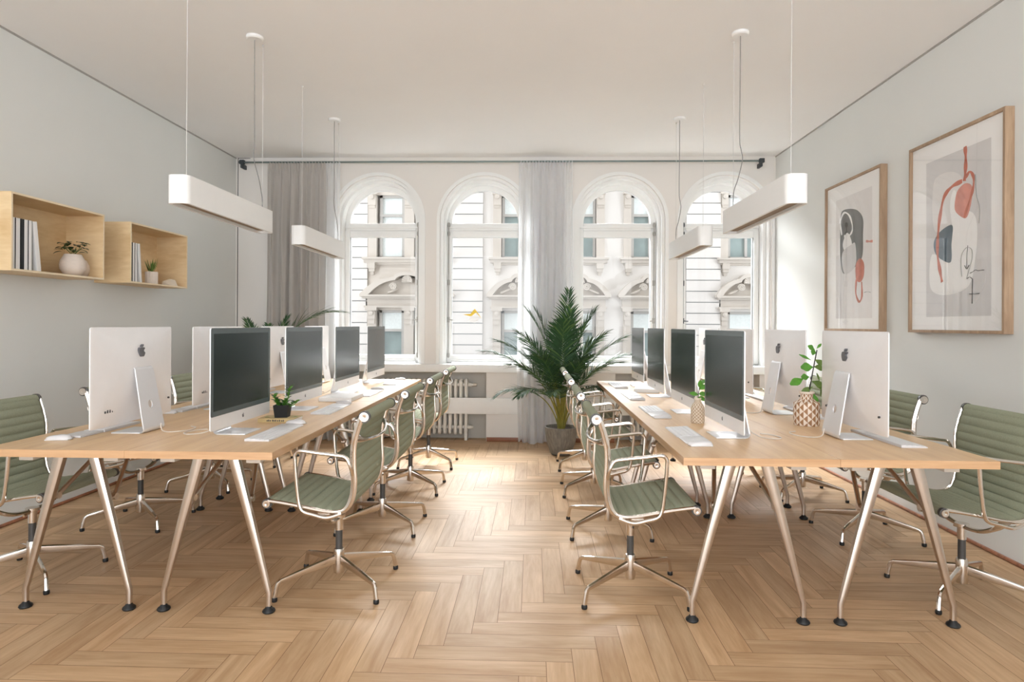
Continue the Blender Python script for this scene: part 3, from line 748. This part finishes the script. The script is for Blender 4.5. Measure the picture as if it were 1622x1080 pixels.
# cables
def cable(label, pts, grp='power cables on the desks'):
    m = MB(); m.sweep(smooth(pts, 8), .0026, n=6); tag(m.build('power_cable', 'cable_white'), label, 'cable', grp)
for i, y in enumerate(YS):
    y0_ = y
    for (nm, x, sg) in (('left desks aisle side', -1.455, -1), ('right desks aisle side', .955, 1), ('left desks wall side', -1.965, 1), ('right desks wall side', 1.54, -1)):
        y = y0_ if x < 0 else YSR[i]
        q = lambda dx, dy, dz: (x+sg*dx, y+dy, dz)
        if nm.endswith('wall side'): ends = [q(.105, .02, .775), q(.125, .0, ZD+.004), q(.19, -.04, ZD+.003), q(.25, .02, ZD+.003), q(.24, .10, ZD+.003), q(.20, .13, ZD+.003)]
        else: ends = [q(.10, .0, .80), q(.112, -.01, .765), q(.15, -.05, ZD+.003), q(.20, -.10, ZD+.003), q(.24, -.06, ZD+.003), q(.22, .02, ZD+.003), q(.18, .05, ZD+.003)]
        cable('pale power cable curling behind %s, %s' % (EACH[i], nm), ends)

# ------------------------------------------------------------------ desk accessories
def pxz(px, py, Y): p = aty(px, py, Y); return p
# book, black pot and little plant on the left island
bx, by = -1.39, 3.445
m = MB(); m.use('book_kraft'); m.box(-.10, .10, -.065, .065, 0, .003, .001); m.box(-.10, .10, -.065, .065, .019, .022, .001); m.box(-.10, .10, -.0655, -.062, 0, .022, .0005)
m.use('paper_white'); m.box(-.096, .098, -.062, .062, .003, .019)
bk = m.build('book', None); bk.location = (bx, by, ZD); tag(bk, 'kraft coloured book lying flat under the black plant pot', 'book')
m = MB(); 
for i, x in enumerate([-.05, -.042, -.033, -.02, -.012, -.003, .008, .018, .03, .039]): m.box(x, x+.005, -.0668, -.0655, .006, .014+(i % 2)*.002)
m.build('spine_lettering', 'port_dark', bk)
root = thing('potted_plant', 'small bushy green plant in a black square pot on the left desks', 'plant', (bx+.01, by, ZD+.022))
m = MB(); m.lathe([(0, 0), (.046, 0), (.056, .062), (.056, .068), (.05, .068), (.048, .05), (0, .05)], 4, ang=pi/4+.1); m.build('pot', 'pot_black', root, ang=20)
for k, (bx_, bt, lean) in enumerate(((-.028, .12, -.02), (.03, .165, .012), (.01, .09, .01), (-.01, .085, -.03), (.035, .08, .04))):
    m = MB(); m.use('leaf_green'); top = V((bx_+lean, random.uniform(-.02, .02), bt)); b0 = V((bx_*.5, 0, .05))
    m.sweep([b0, (b0+top)/2+V((lean*.3, 0, 0)), top], [.003, .0025, .0015], n=5)
    for j in range(14):
        t = .25+.75*j/13; p = b0.lerp(top, t); a = j*2.4
        m.use('leaf_green' if j % 3 else 'leaf_dark')
        leaf(m, p, (cos(a), sin(a), .9), (0, 0, 1), .036, .02, .5, 4)
    m.build('stem', None, root, recalc=False)
for k, (dx, dy) in enumerate(((-.075, -.04), (.075, -.02), (-.105, -.05))):
    m = MB(); leaf(m, (0, 0, .002), (1, .3, .15), (0, 0, 1), .03, .016, .2, 4)
    o = m.build('fallen_leaf', 'leaf_green', recalc=False); o.location = (bx+dx, by+dy, ZD+(.022 if k < 2 else 0)); tag(o, ['small fallen green leaf on the left end of the kraft book', 'small fallen green leaf on the right end of the kraft book', 'small fallen leaf on the desk left of the kraft book'][k], 'leaf', 'fallen leaves by the black pot')
# white boxes / closed laptops
m = MB(); m.box(-.115, .115, -.15, .15, 0, .028, .003); o = m.build('storage_box', 'paper_white'); o.location = (-1.36, 4.46, ZD); tag(o, 'flat white box lying between the second and third computers on the left desks', 'box')
m = MB(); m.box(-.10, .10, -.15, .15, 0, .030, .003); o = m.build('storage_box', 'paper_white'); o.location = (.94, 5.215, ZD); o.rotation_euler = (0, 0, -.2); tag(o, 'flat white box near the far end of the right desks', 'box')
# patterned vases
def tri_vase(name, label, loc, prof, n, grpname, c1, c2):
    root = thing(name, label, 'vase', loc); m = MB()
    R = len(prof)
    for i in range(R-1):
        (r0, z0), (r1, z1) = prof[i], prof[i+1]
        for k in range(n):
            a0, a1 = 2*pi*k/n, 2*pi*(k+1)/n
            P = [(r0*cos(a0), r0*sin(a0), z0), (r0*cos(a1), r0*sin(a1), z0), (r1*cos(a1), r1*sin(a1), z1), (r1*cos(a0), r1*sin(a0), z1)]
            A, B = (c1, c2)
            if (i+k) % 2: m.use(A); m.add([P[0], P[1], P[2]], [(0, 1, 2)]); m.use(B); m.add([P[0], P[2], P[3]], [(0, 1, 2)])
            else: m.use(A); m.add([P[1], P[2], P[3]], [(0, 1, 2)]); m.use(B); m.add([P[0], P[1], P[3]], [(0, 1, 2)])
    r, z = prof[-1]; m.use(c2); m.lathe([(r*.98, z-.004), (r*1.08, z), (r*1.08, z+.007), (r*.8, z+.007), (r*.75, z-.03), (0, z-.03)], n)
    r, z = prof[0]; m.lathe([(0, z+.0005), (r, z+.0006), (r*.99, z+.002), (0, z+.002)], n)
    m.build('vessel', None, root, ang=25, recalc=True); return root
VX, VY = 1.497, 3.50
root = tri_vase('vase', 'brown and cream triangle patterned vase holding a leafy branch on the right desks', (VX, VY, ZD), [(.064, 0), (.067, .02), (.067, .04), (.067, .06), (.067, .08), (.067, .10), (.066, .122), (.045, .135), (.033, .147), (.031, .163), (.037, .176)], 20, '', 'ceramic_brown', 'ceramic_pale')
br = thing('leafy_branch', 'tall branch with broad green leaves standing in the triangle patterned vase', 'branch', (VX, VY, ZD+.03))
def VP(cx, cy, off=0): p = aty(1180+cx/7.717, 540+cy/7.717, VY+off); return V((p.x-VX, p.y-VY, p.z-ZD-.03))
m = MB(); m.sweep(smooth([(0, 0, .0), VP(777, 670), VP(815, 450), VP(845, 290), VP(880, 110)], 5), [.0035]*12+[.003]*9, n=6); m.build('twig', 'branch_dark', br)
for k, (b, t, wd) in enumerate([((850, 110), (775, 60), .026), ((875, 95), (930, 35), .012), ((845, 90), (825, 165), .022), ((810, 235), (670, 165), .014), ((850, 225), (965, 290), .026), ((835, 320), (690, 320), .042), ((838, 315), (960, 335), .03), ((785, 440), (692, 440), .030), ((715, 460), (560, 525), .036), ((815, 490), (960, 565), .036), ((910, 500), (880, 395), .012), ((830, 560), (688, 625), .024), ((925, 555), (925, 665), .030), ((840, 640), (870, 765), .026)]):
    off = [0, .01, -.02, .02, -.02, .0, .02, -.01, -.03, .03, .04, 0, .05, -.02][k]
    p0, p1 = VP(*b), VP(*t, off); d = p1-p0; m = MB()
    leaf(m, p0, d, (random.uniform(-.3, .3), -1, .5), d.length*1.06, wd*1.3, .05, 6, .2, maxat=.58, tipw=.25)
    m.build('leaf', ['leaf_green', 'leaf_olive'][k in (4, 6, 9, 10, 11, 12)], br, recalc=False)
m = MB(); VX2, VY2 = .915, 3.53
root = tri_vase('vase', 'small beige herringbone patterned vase beside the nearest computer on the right desks', (VX2, VY2, ZD), [(.034, 0)]+[(.037, .008+i*.009) for i in range(9)]+[(.034, .092), (.028, .103), (.021, .112), (.018, .122), (.018, .132)], 24, '', 'vase_tan', 'vase_cream')
br = thing('leafy_branch', 'short sprig of round green leaves standing in the small herringbone vase', 'branch', (VX2, VY2, ZD+.11))
m = MB(); m.use('branch_dark'); m.sweep([(0, 0, 0), (.004, 0, .05), (.012, 0, .10)], .002, n=5); m.build('twig', None, br)
for k, (x, z, dx, dz, w_) in enumerate([(.004, .045, -.05, .012, .022), (.006, .05, .05, .0, .026), (.01, .075, .05, .03, .026), (.01, .085, .0, .045, .022), (.002, .03, .05, -.012, .024), (.012, .10, .03, .035, .018)]):
    m = MB(); leaf(m, (x, 0, z), (dx, random.uniform(-.02, .02), dz), (0, -1, .6), hypot(dx, dz)*1.05, w_*1.2, .1, 5, .2); m.build('leaf', 'leaf_green', br, recalc=False)

# ------------------------------------------------------------------ pendants
def pendant():
    root = thing('pendant_lamp', '', 'lamp', group='white linear pendant lamps')
    z0, z1 = 1.878, 2.022; hl = .53
    m = MB(); m.prism([rrect(-.056, .056, -hl, hl, .036, 7), list(reversed(rrect(-.040, .040, -hl+.016, hl-.016, .024, 7)))], lambda u, v, d: (u, v, d), z0-ZC, z0+.03-ZC)
    m.prism([rrect(-.056, .056, -hl, hl, .036, 7)], lambda u, v, d: (u, v, d), z0+.03-ZC, z1-ZC); m.build('housing', 'lamp_white', root, ang=30)
    m = MB(); m.prism([rrect(-.0395, .0395, -hl+.0165, hl-.0165, .023, 7)], lambda u, v, d: (u, v, d), z0+.016-ZC, z0+.029-ZC); m.build('diffuser', 'lamp_under_shadow', root)  # brown colour stands for the shadow on the unlit underside
    for y in (-.44, .47):
        m = MB(); m.cyl((0, y, z1-ZC), (0, y, -.012), .0016, n=6); m.lathe([(0, 0), (.004, 0), (.006, -.01), (.006, 0), (0, 0)][1:4], 8, (0, y, -.003)); m.cyl((0, y, -.012), (0, y, -.001), .007, n=8); m.build('suspension_wire', 'wire_pale', root)
    m = MB(); m.lathe([(0, -.022), (.045, -.022), (.052, -.016), (.052, -.001), (0, -.001)], 28, (0, .345, 0)); m.build('canopy', 'lamp_white', root)
    m = MB(); m.sweep(smooth([(0, .345, -.02), (0, .345, -.35), (0, .348, -.66), (.004, .33, -.74), (.01, .325, -.80), (.008, .40, -.90), (.0, .45, -.96), (0, .47, -1.02), (0, .47, z1-ZC)], 6), .003, n=6); m.build('power_cord', 'cord_grey', root)
    return root
pd = Proto(pendant())
pd.place('white linear pendant lamp over the near end of the left desks', (-1.785, 3.63, ZC)); pd.place('white linear pendant lamp over the far end of the left desks', (-1.785, 5.25, ZC))
pd.place('white linear pendant lamp over the near end of the right desks', (1.285, 3.64, ZC)); pd.place('white linear pendant lamp over the far end of the right desks', (1.285, 5.27, ZC))

# ------------------------------------------------------------------ curtains and rod
YR = 6.80
root = thing('curtain_rod', 'long thin steel curtain rod along the top of the window wall', 'curtain rod', (-.35, YR, 3.035))
m = MB(); m.cyl((-2.83, 0, 0), (2.75, 0, 0), .010, n=12); m.build('rod', 'rod_steel', root)
for x in (-2.84, 2.77):
    m = MB(); m.box(x-.02, x+.03, -.02, .02, -.02, .025, .004); m.box(x-.012, x+.012, -.01, .0995, -.06, -.015, .003); m.lathe([(0, 0), (.018, .004), (.018, .02), (0, .024)], 12, (x-.03, 0, 0), axis='x'); m.build('bracket', 'bracket_dark', root)
def curtain(name, label, x0, x1, folds, amp, mname, z1=3.04, yc=YR+.0, seed=1, nz=46, flare=.0, mats=None):
    rnd = random.Random(seed); m = MB(); nx = folds*16
    root = thing('curtain', label, 'curtain', ((x0+x1)/2, yc, 0), group='curtains on the window wall'); xc = (x0+x1)/2
    ph = [rnd.uniform(-.5, .5) for _ in range(folds+2)]; am = [rnd.uniform(.5, 1.2) for _ in range(folds+2)]
    def col(i, j):
        u = i/nx; v = j/nz; z = z1*(1-v)
        f = u*folds; k = int(f); fr = f-k; a = am[k]*(1-fr)+am[min(k+1, folds)]*fr; p = ph[k]*(1-fr)+ph[min(k+1, folds)]*fr
        aa = amp*a*(.35+.65*min(1, v*4)); y = aa*sin(2*pi*f+p)+.3*aa*sin(4.4*pi*f+2*p+3*v)
        x = x0+(x1-x0)*u-xc+.012*sin(7*v+f*3)*v
        if v < .03: y = .012*sin(2*pi*f*3+p)+.0; z += .008*sin(9*f+p)
        if v > .965: y += (v-.965)*1.2*sin(f*2.1+1); z = max(.006, z)
        return (x, y, z)
    splits = mats or [(0, 1, mname, 'cloth')]
    for (u0, u1, mn, pn) in splits:
        i0, i1 = round(u0*nx), round(u1*nx); m = MB(); W = i1-i0+1
        vs = [col(i, j) for j in range(nz+1) for i in range(i0, i1+1)]
        m.add(vs, [(j*W+i, j*W+i+1, (j+1)*W+i+1, (j+1)*W+i) for j in range(nz) for i in range(W-1)]); m.build(pn, mn, root, ang=80, recalc=False)
    return root
curtain('curtain', 'grey linen curtain with a sheer edge left of the windows', -2.90, -2.10, 8, .042, None, seed=3, mats=[(0, .80, 'curtain_grey', 'cloth'), (.80, 1, 'curtain_sheer', 'sheer_edge')])
curtain('curtain', 'pale sheer curtain hanging between the second and third windows', -.16, .42, 6, .042, None, seed=5, mats=[(0, .26, 'curtain_sheer', 'sheer_edge'), (.26, .88, 'curtain_mid', 'cloth'), (.88, 1, 'curtain_sheer', 'sheer_edge')])

# ------------------------------------------------------------------ radiators
def radiator():
    root = thing('radiator', '', 'radiator', group='white column radiators'); n = 17; p = .0585
    m = MB()
    for i in range(n):
        x = (i-(n-1)/2)*p
        for y in (-.045, .045): m.sweep([(x, y, .085), (x, y, .645)], .017, .014, n=8, up=(1, 0, 0))
        m.sweep(smooth([(x, -.045, .62), (x, -.03, .655), (x, .03, .655), (x, .045, .62)], 4), .019, .018, n=8, up=(1, 0, 0))
        m.sweep(smooth([(x, -.045, .12), (x, -.03, .08), (x, .03, .08), (x, .045, .12)], 4), .019, .018, n=8, up=(1, 0, 0))
    m.build('columns', 'radiator_white', root)
    m = MB(); 
    for z in (.61, .14): m.cyl((-n/2*p-.03, 0, z), (n/2*p+.03, 0, z), .022, n=12); m.cyl((n/2*p+.01, 0, z), (n/2*p+.05, 0, z), .014, n=8)
    m.build('header_pipe', 'radiator_white', root)
    for x in (-(n-1)/2*p, (n-1)/2*p):
        m = MB(); m.box(x-.016, x+.016, -.05, .05, 0, .10, .004); m.build('foot', 'radiator_white', root)
    m = MB(); m.cyl((n/2*p+.045, 0, .61), (n/2*p+.085, 0, .61), .018, n=12); m.build('valve', 'power_box', root)
    return root
rd = Proto(radiator())
rd.place('white column radiator in the niche below the second window', (-1.20, YB+.08, 0)); rd.place('white column radiator in the niche below the third and fourth windows', (1.56, YB+.08, 0)); rd.place('white column radiator in the niche behind the left desks', (-2.43, YB+.08, 0))

# ------------------------------------------------------------------ palms
def palm(label, loc, fr, potr, poth, seed, stems=True):
    rnd = random.Random(seed); root = thing('potted_palm', label, 'palm', loc)
    m = MB(); m.lathe([(0, 0), (potr*.55, 0), (potr*.66, .02), (potr*.86, poth*.45), (potr*.97, poth*.8), (potr, poth), (potr*.93, poth), (potr*.9, poth*.9), (0, poth*.9)], 32); m.build('pot', 'pot_stone', root, ang=50)
    m = MB(); m.lathe([(0, poth*.88), (potr*.89, poth*.88), (potr*.8, poth*.92), (0, poth*.93)], 20); m.build('soil', 'soil', root)
    for (az, lean, L, bend, leafL, start) in fr:
        az = rad(az); h = V((cos(az), sin(az), 0)); p = V((cos(az)*.035*rnd.random(), sin(az)*.035*rnd.random(), poth*.85)); th_ = rad(lean*.25); pts = [p.copy()]; n = 26
        for i in range(n):
            t = i/n; a = rad(lean*.25)+(rad(lean)*.75)*min(1, t*2.2)+rad(bend)*max(0, t-.25)**1.5*1.54
            p = p+(h*sin(a)+V((0, 0, 1))*cos(a))*(L/n); pts.append(p.copy())
        m = MB(); m.use('palm_stem'); s0 = int(n*start)
        m.sweep(pts[:s0+2], [.0085-.004*i/(s0+1) for i in range(s0+2)], n=6)
        m.use('palm_leaf_light'); m.sweep(pts[s0+1:], [.004-.003*i/(n-s0) for i in range(n-s0)], n=5)
        N = 32
        for k in range(N):
            t = start+(1-start)*(k+.5)/N; f = t*n; i = min(int(f), n-1); q = pts[i].lerp(pts[i+1], f-i); tn = (pts[min(i+2, n)]-pts[i]).normalized()
            side = tn.cross(V((0, 0, 1))); side = side.normalized() if side.length > .05 else V((sin(az), -cos(az), 0)); upn = side.cross(tn)
            u = (t-start)/(1-start); ll = leafL*(.45+.9*sin(pi*min(1, u*.85+.12)))*.78*rnd.uniform(.85, 1.1)
            for sg in (-1, 1):
                m.use('palm_leaf' if rnd.random() < .8 else 'palm_leaf_light')
                d = side*sg*(1.0-.45*u)+tn*(.75+.6*u)+upn*rnd.uniform(.12, .4)
                leaf(m, q, d, upn, ll, .0155*rnd.uniform(.8, 1.2), rnd.uniform(.25, .7), 4, .35, maxat=.38)
        m.build('frond', None, root, recalc=False)
    return root
F1 = [(60, 4, 1.40, 10, .19, .47), (170, 6, 1.22, 22, .20, .45), (330, 9, 1.12, 24, .2, .45), (10, 10, 1.25, 25, .26, .45), (180, 9, 1.25, 30, .26, .45), (270, 12, 1.15, 35, .26, .45), (90, 14, 1.2, 40, .25, .45),
      (-5, 27, 1.18, 42, .25, .42), (180, 27, 1.15, 48, .25, .42), (15, 38, 1.12, 46, .23, .42), (165, 40, 1.22, 50, .23, .42), (-30, 30, 1.0, 60, .23, .42), (215, 32, 1.0, 60, .23, .42),
      (240, 20, .95, 55, .23, .42), (300, 20, .95, 55, .2, .42), (60, 30, 1.0, 55, .22, .42), (120, 30, 1.0, 55, .22, .42), (-50, 42, .88, 75, .2, .45), (230, 44, .88, 80, .2, .45), (260, 40, .82, 75, .2, .45),
      (350, 45, .86, 85, .2, .45), (190, 46, .86, 85, .2, .45), (330, 16, 1.12, 45, .24, .42), (205, 16, 1.12, 45, .24, .42), (285, 6, 1.22, 30, .25, .42), (40, 18, 1.1, 50, .24, .42), (275, 30, .92, 70, .22, .42), (140, 20, 1.1, 50, .24, .42)]
palm('tall bushy palm in a grey stone pot beside the sheer curtain', (.285, 6.25, 0), F1, .165, .275, 11)
F2 = [(5, 9, 1.55, 88, .36, .42), (60, 8, 1.15, 20, .16, .45), (150, 8, 1.15, 30, .16, .45), (200, 14, 1.12, 60, .2, .45), (270, 25, 1.0, 70, .2, .45), (330, 30, 1.0, 70, .2, .45), (110, 10, 1.1, 30, .16, .45), (235, 30, .95, 70, .2, .45)]
palm('smaller palm behind the left desks with one frond arching over the computers', (-2.66, 6.2, 0), F2, .15, .26, 4)

# ------------------------------------------------------------------ wall shelves
def shelf(label, y0, y1, z0, z1, d, t=.012):
    root = thing('wall_shelf', label, 'shelf', (XL, (y0+y1)/2, z0), group='plywood box shelves'); h = (y1-y0)/2; H = z1-z0
    for nm, bb in (('top_panel', (.001, d, -h, h, H-t, H)), ('bottom_panel', (.001, d, -h, h, 0, t)), ('side_panel', (.001, d, -h, -h+t, t, H-t)), ('side_panel', (.001, d, h-t, h, t, H-t)), ('back_panel', (.001, .012, -h+t, h-t, t, H-t))):
        m = MB(); m.use('plywood'); m.box(*bb)
        if nm != 'back_panel':
            m.use('plywood_edge'); m.box(d-.0002, d+.0006, *bb[2:])
        m.build(nm, None, root)
    return root
SY = [(3.555, 4.35), (4.64, 5.42)]
shelf('larger-looking nearer plywood box shelf on the left wall with a plant in a round vase', 3.555, 4.35, 1.578, 2.036, .28)
shelf('farther plywood box shelf on the left wall with a ribbed pot and a stone', 4.64, 5.42, 1.578, 2.036, .28)
def book(label, y, z, th_, H, D, tilt=0, dark=False, grp='', xf=-3.06):
    m = MB()
    m.use('book_dark'); m.box(-D, 0, 0, .0025, 0, H); m.box(-D, 0, th_-.0025, th_, 0, H)
    m.use('book_dark' if dark else 'paper_white'); m.box(-.004, .0006, .002, th_-.002, 0, H, .0005); m.use('paper_white'); m.box(-D+.003, -.003, .0025, th_-.0025, .003, H-.003)
    if tilt: m.mats[0] = 'paper_white'
    o = m.build('book', None); o.location = (xf, y, z+abs(sin(tilt))*0); o.rotation_euler = (tilt, 0, 0); tag(o, label, 'book', grp)
zz = 1.591
y = 3.60
for i, (th_, H, dk_, tl) in enumerate([(.030, .305, 0, 0), (.034, .305, 0, 0), (.020, .305, 1, 0), (.030, .305, 0, 0), (.027, .305, 0, 0), (.032, .305, 0, rad(7))]):
    nm = ['white book at the left end of the nearer shelf', 'white book second from the left end of the nearer shelf', 'black book in the row on the nearer shelf', 'white book just right of the black book on the nearer shelf', 'last upright white book before the leaning one on the nearer shelf', 'white book leaning on the row on the nearer shelf'][i]
    if tl: y += .038
    book(nm, y, zz, th_, H, .2, tl, bool(dk_), 'books on the nearer shelf'); y += th_+.004
y = 4.668
for i, (th_, H, dk_, tl) in enumerate([(.028, .30, 0, 0), (.022, .30, 1, 0), (.026, .30, 0, 0), (.026, .30, 0, 0), (.028, .30, 0, rad(5.5))]):
    nm = ['white book at the left end of the farther shelf', 'black book in the row on the farther shelf', 'white book just right of the black book on the farther shelf', 'last upright white book before the leaning one on the farther shelf', 'white book leaning on the row on the farther shelf'][i]
    if tl: y += .030
    book(nm, y, zz, th_, H, .2, tl, bool(dk_), 'books on the farther shelf'); y += th_+.004
# round vases on the nearer shelf
def round_vase(label, loc, r, h):
    m = MB(); pr = [(r*.45, 0), (r*.75, h*.12), (r*.96, h*.32), (r, h*.5), (r*.93, h*.72), (r*.72, h*.92), (r*.66, h), (r*.58, h), (r*.6, h*.85), (0, h*.8)]
    m.lathe([(0, 0)]+pr, 32); o = m.build('vase', 'ceramic_blush', ang=60); o.location = loc; return tag(o, label, 'vase', 'round pale vases on the shelf')
pv = atx(113, 425, -3.12); round_vase('round pale vase with the leafy plant on the nearer shelf', (-3.11, pv.y, zz), .078, .145)
pv2 = atx(131, 428, -3.17); round_vase('round pale vase partly behind the planted one on the nearer shelf', (-3.165, pv.y+.142, zz), .060, .12)
root = thing('leafy_plant', 'small dark green leafy plant growing out of the round vase on the nearer shelf', 'plant', (-3.11, pv.y, zz+.12))
m = MB()
for k in range(9):
    a = k*2.4; m.sweep([(0, 0, 0), (.02*cos(a), .02*sin(a), .04), (.05*cos(a), .05*sin(a), .07)], .0018, n=4)
m.build('stems', 'palm_leaf_light', root)
m = MB(); rnd = random.Random(3)
for k in range(26):
    a = k*2.4; r = .02+.045*rnd.random(); leaf(m, (r*cos(a), r*sin(a)*1.1, .035+.075*rnd.random()), (cos(a), sin(a), rnd.uniform(.0, .5)), (0, 0, 1), .056, .034, .8, 5, .2)
m.build('foliage', 'leaf_dark', root, recalc=False)
pr_ = atx(240, 432, -3.10); root = thing('potted_plant', 'spiky grass plant in a ribbed blush pot on the farther shelf', 'plant', (-3.10, pr_.y, zz))
m = MB(); vs = []; n = 48
for z in (0, .10):
    for k in range(n): r = .045+(.0022 if k % 2 else -.0005); vs.append((r*cos(2*pi*k/n), r*sin(2*pi*k/n), z))
m.add(vs, [(k, (k+1) % n, n+(k+1) % n, n+k) for k in range(n)]+[tuple(range(n-1, -1, -1)), tuple(range(n, 2*n))]); m.build('pot', 'ceramic_blush', root, ang=15)
m = MB()
for k in range(26): a = rnd.random()*6.28; r = .03*rnd.random(); leaf(m, (r*cos(a), r*sin(a), .098), (cos(a)*.35, sin(a)*.35, 1), (cos(a), sin(a), 0), rnd.uniform(.06, .12), .009, .1, 4, .3)
m.build('foliage', 'leaf_olive', root, recalc=False)
ps = atx(268, 445, -3.08); m = MB(); vs = [(-.035, -.05, 0), (.04, -.045, 0), (.045, .05, 0), (-.03, .055, 0), (-.03, -.045, .035), (.03, -.02, .055), (.035, .03, .05), (-.025, .04, .03), (0, .0, .06)]
bm_ = bmesh.new(); [bm_.verts.new(v) for v in vs]; bmesh.ops.convex_hull(bm_, input=bm_.verts[:]); bm_.verts.index_update()
m.add([v.co[:] for v in bm_.verts], [[v.index for v in f.verts] for f in bm_.faces]); bm_.free()
o = m.build('stone', 'stone_cream', ang=5); o.location = (-3.08, ps.y, zz); tag(o, 'small cream faceted stone at the right end of the farther shelf', 'stone')

# ------------------------------------------------------------------ framed prints
XG = 2.575
def picture(label, y0, y1, z0, z1):
    root = thing('framed_print', label, 'picture', (XR, (y0+y1)/2, z0), group='framed abstract prints'); h = (y1-y0)/2; H = z1-z0; f = .018
    m = MB(); xa, xb = XG-.02-XR+.0, -.001
    xa = -.052
    m.box(xa, xb, -h, -h+f, 0, H, .001); m.box(xa, xb, h-f, h, 0, H, .001); m.box(xa, xb, -h+f, h-f, 0, f, .001); m.box(xa, xb, -h+f, h-f, H-f, H, .001)
    m.build('frame', 'frame_oak', root)
    m = MB(); m.box(-.034, -.004, -h+f, h-f, f, H-f); m.build('mat_board', 'print_paper', root)
    m = MB(); m.box(-.044, -.042, -h+f, h-f, f, H-f); m.build('glazing', 'picture_glass', root)
    return root
def art(root, zoff, scale, ox_, oy_, items, XP=2.576):
    """each shape is traced on the plane of the paper"""
    ob = root.location; m = MB(); lv = 0
    def P(c): p = atx(ox_+c[0]/scale, oy_+c[1]/scale, XP); return (p.y-ob.y, p.z-ob.z)
    for kind, mn, pts, *rest in items:
        lv += 1; m.use(mn); d = -.0342-.00035*lv
        Q = [P(c) for c in pts]
        if kind == 'blob': Q = [(p.x, p.y) for p in smooth([(a, b, 0) for a, b in Q], 5, True)]
        if kind in ('blob', 'poly'): m.prism([Q], lambda u, v, dd: (dd, u, v), -.0340, d)
        else:
            w_ = rest[0]; S = smooth([(d, a, b) for a, b in Q], 5)
            m.sweep(S, w_/2, .0003, n=6, up=None) if False else None
            L_, R_ = [], []
            for i, p in enumerate(S):
                t = (S[min(i+1, len(S)-1)]-S[max(i-1, 0)]).normalized(); nn = V((0, -t.z, t.y)); ww = w_/2*(.75+.25*sin(i*.9))
                L_.append(((p+nn*ww).y, (p+nn*ww).z)); R_.append(((p-nn*ww).y, (p-nn*ww).z))
            for i in range(len(S)-1): m.prism([[L_[i], L_[i+1], R_[i+1], R_[i]]], lambda u, v, dd: (dd, u, v), -.0340, d-(i % 2)*.00004)
    return m.build('print', None, root, recalc=True)
p1 = picture('large framed abstract print with rust loop and slate shape, nearer the camera', 3.515, 4.395, 1.242, 2.482)
art(p1, 0, 2.842, 1440, 160, [
    ('poly', 'print_grey', [(78, 283), (370, 162), (370, 966), (78, 972)]),
    ('blob', 'print_pale', [(110, 380), (130, 340), (190, 318), (240, 350), (240, 470), (180, 560), (120, 590), (105, 500)]),
    ('blob', 'print_grey', [(255, 340), (310, 325), (345, 400), (352, 560), (345, 800), (290, 915), (230, 890), (225, 700), (240, 480)]),
    ('blob', 'print_paper', [(205, 400), (240, 480), (290, 505), (308, 570), (300, 700), (270, 830), (180, 872), (110, 860), (92, 800), (105, 690), (170, 720), (196, 600), (185, 470)]),
    ('blob', 'print_slate', [(118, 620), (150, 580), (196, 560), (192, 640), (190, 722), (155, 718), (122, 690), (112, 655)]),
    ('blob', 'print_pink', [(222, 400), (255, 370), (285, 385), (282, 450), (262, 522), (235, 520), (208, 490), (210, 440)]),
    ('line', 'print_rust', [(253, 205), (256, 250), (255, 310), (250, 360)], .030),
    ('line', 'print_rust', [(256, 345), (275, 318), (292, 345), (288, 400), (270, 460), (250, 525)], .022),
    ('line', 'print_rust', [(240, 360), (195, 385), (160, 430), (142, 510), (132, 600), (130, 690), (140, 760), (150, 815)], .030),
    ('line', 'print_ink', [(266, 650), (262, 700), (262, 752)], .003), ('line', 'print_ink', [(252, 740), (262, 756), (272, 738)], .004),
    ('line', 'print_ink', [(276, 775), (290, 768), (300, 760), (312, 764), (325, 762), (340, 760)], .003), ('line', 'print_ink', [(262, 800), (275, 792), (286, 800)], .003),
    ('line', 'print_ink', [(288, 800), (287, 850), (286, 912)], .003), ('line', 'print_ink', [(274, 868), (295, 868), (318, 866)], .004),
    ('line', 'seam_grey', [(240, 790), (236, 740), (240, 690), (262, 660), (284, 668), (286, 710), (272, 760), (262, 800)], .002),
    ('line', 'seam_grey', [(300, 330), (306, 420), (320, 480), (318, 550)], .002)])
p2 = picture('framed abstract print with charcoal oval and rust drip, farther from the camera', 4.745, 5.635, 1.242, 2.482)
art(p2, 0, 2.7, 1290, 150, [
    ('poly', 'print_pale', [(93, 455), (247, 390), (247, 955), (93, 957)]),
    ('poly', 'print_grey', [(93, 690), (128, 680), (128, 957), (93, 957)]),
    ('blob', 'print_charcoal', [(112, 540), (118, 500), (150, 488), (185, 495), (208, 530), (208, 600), (205, 690), (175, 735), (125, 765), (112, 700), (110, 610)]),
    ('blob', 'print_paper', [(122, 640), (140, 590), (158, 620), (160, 660), (135, 675)]),
    ('blob', 'print_grey', [(120, 680), (160, 640), (176, 640), (176, 730), (130, 765)]),
    ('line', 'print_paper', [(118, 600), (112, 545), (128, 505), (152, 520), (164, 570), (152, 600), (128, 605)], .022),
    ('blob', 'print_rust', [(178, 730), (195, 700), (212, 720), (212, 770), (198, 800), (180, 790)]),
    ('line', 'print_rust', [(180, 790), (178, 850), (192, 885), (204, 860), (203, 800)], .022),
    ('line', 'print_pink', [(222, 626), (235, 627), (249, 626)], .02),
    ('line', 'print_ink', [(214, 846), (226, 842), (242, 845)], .002)])
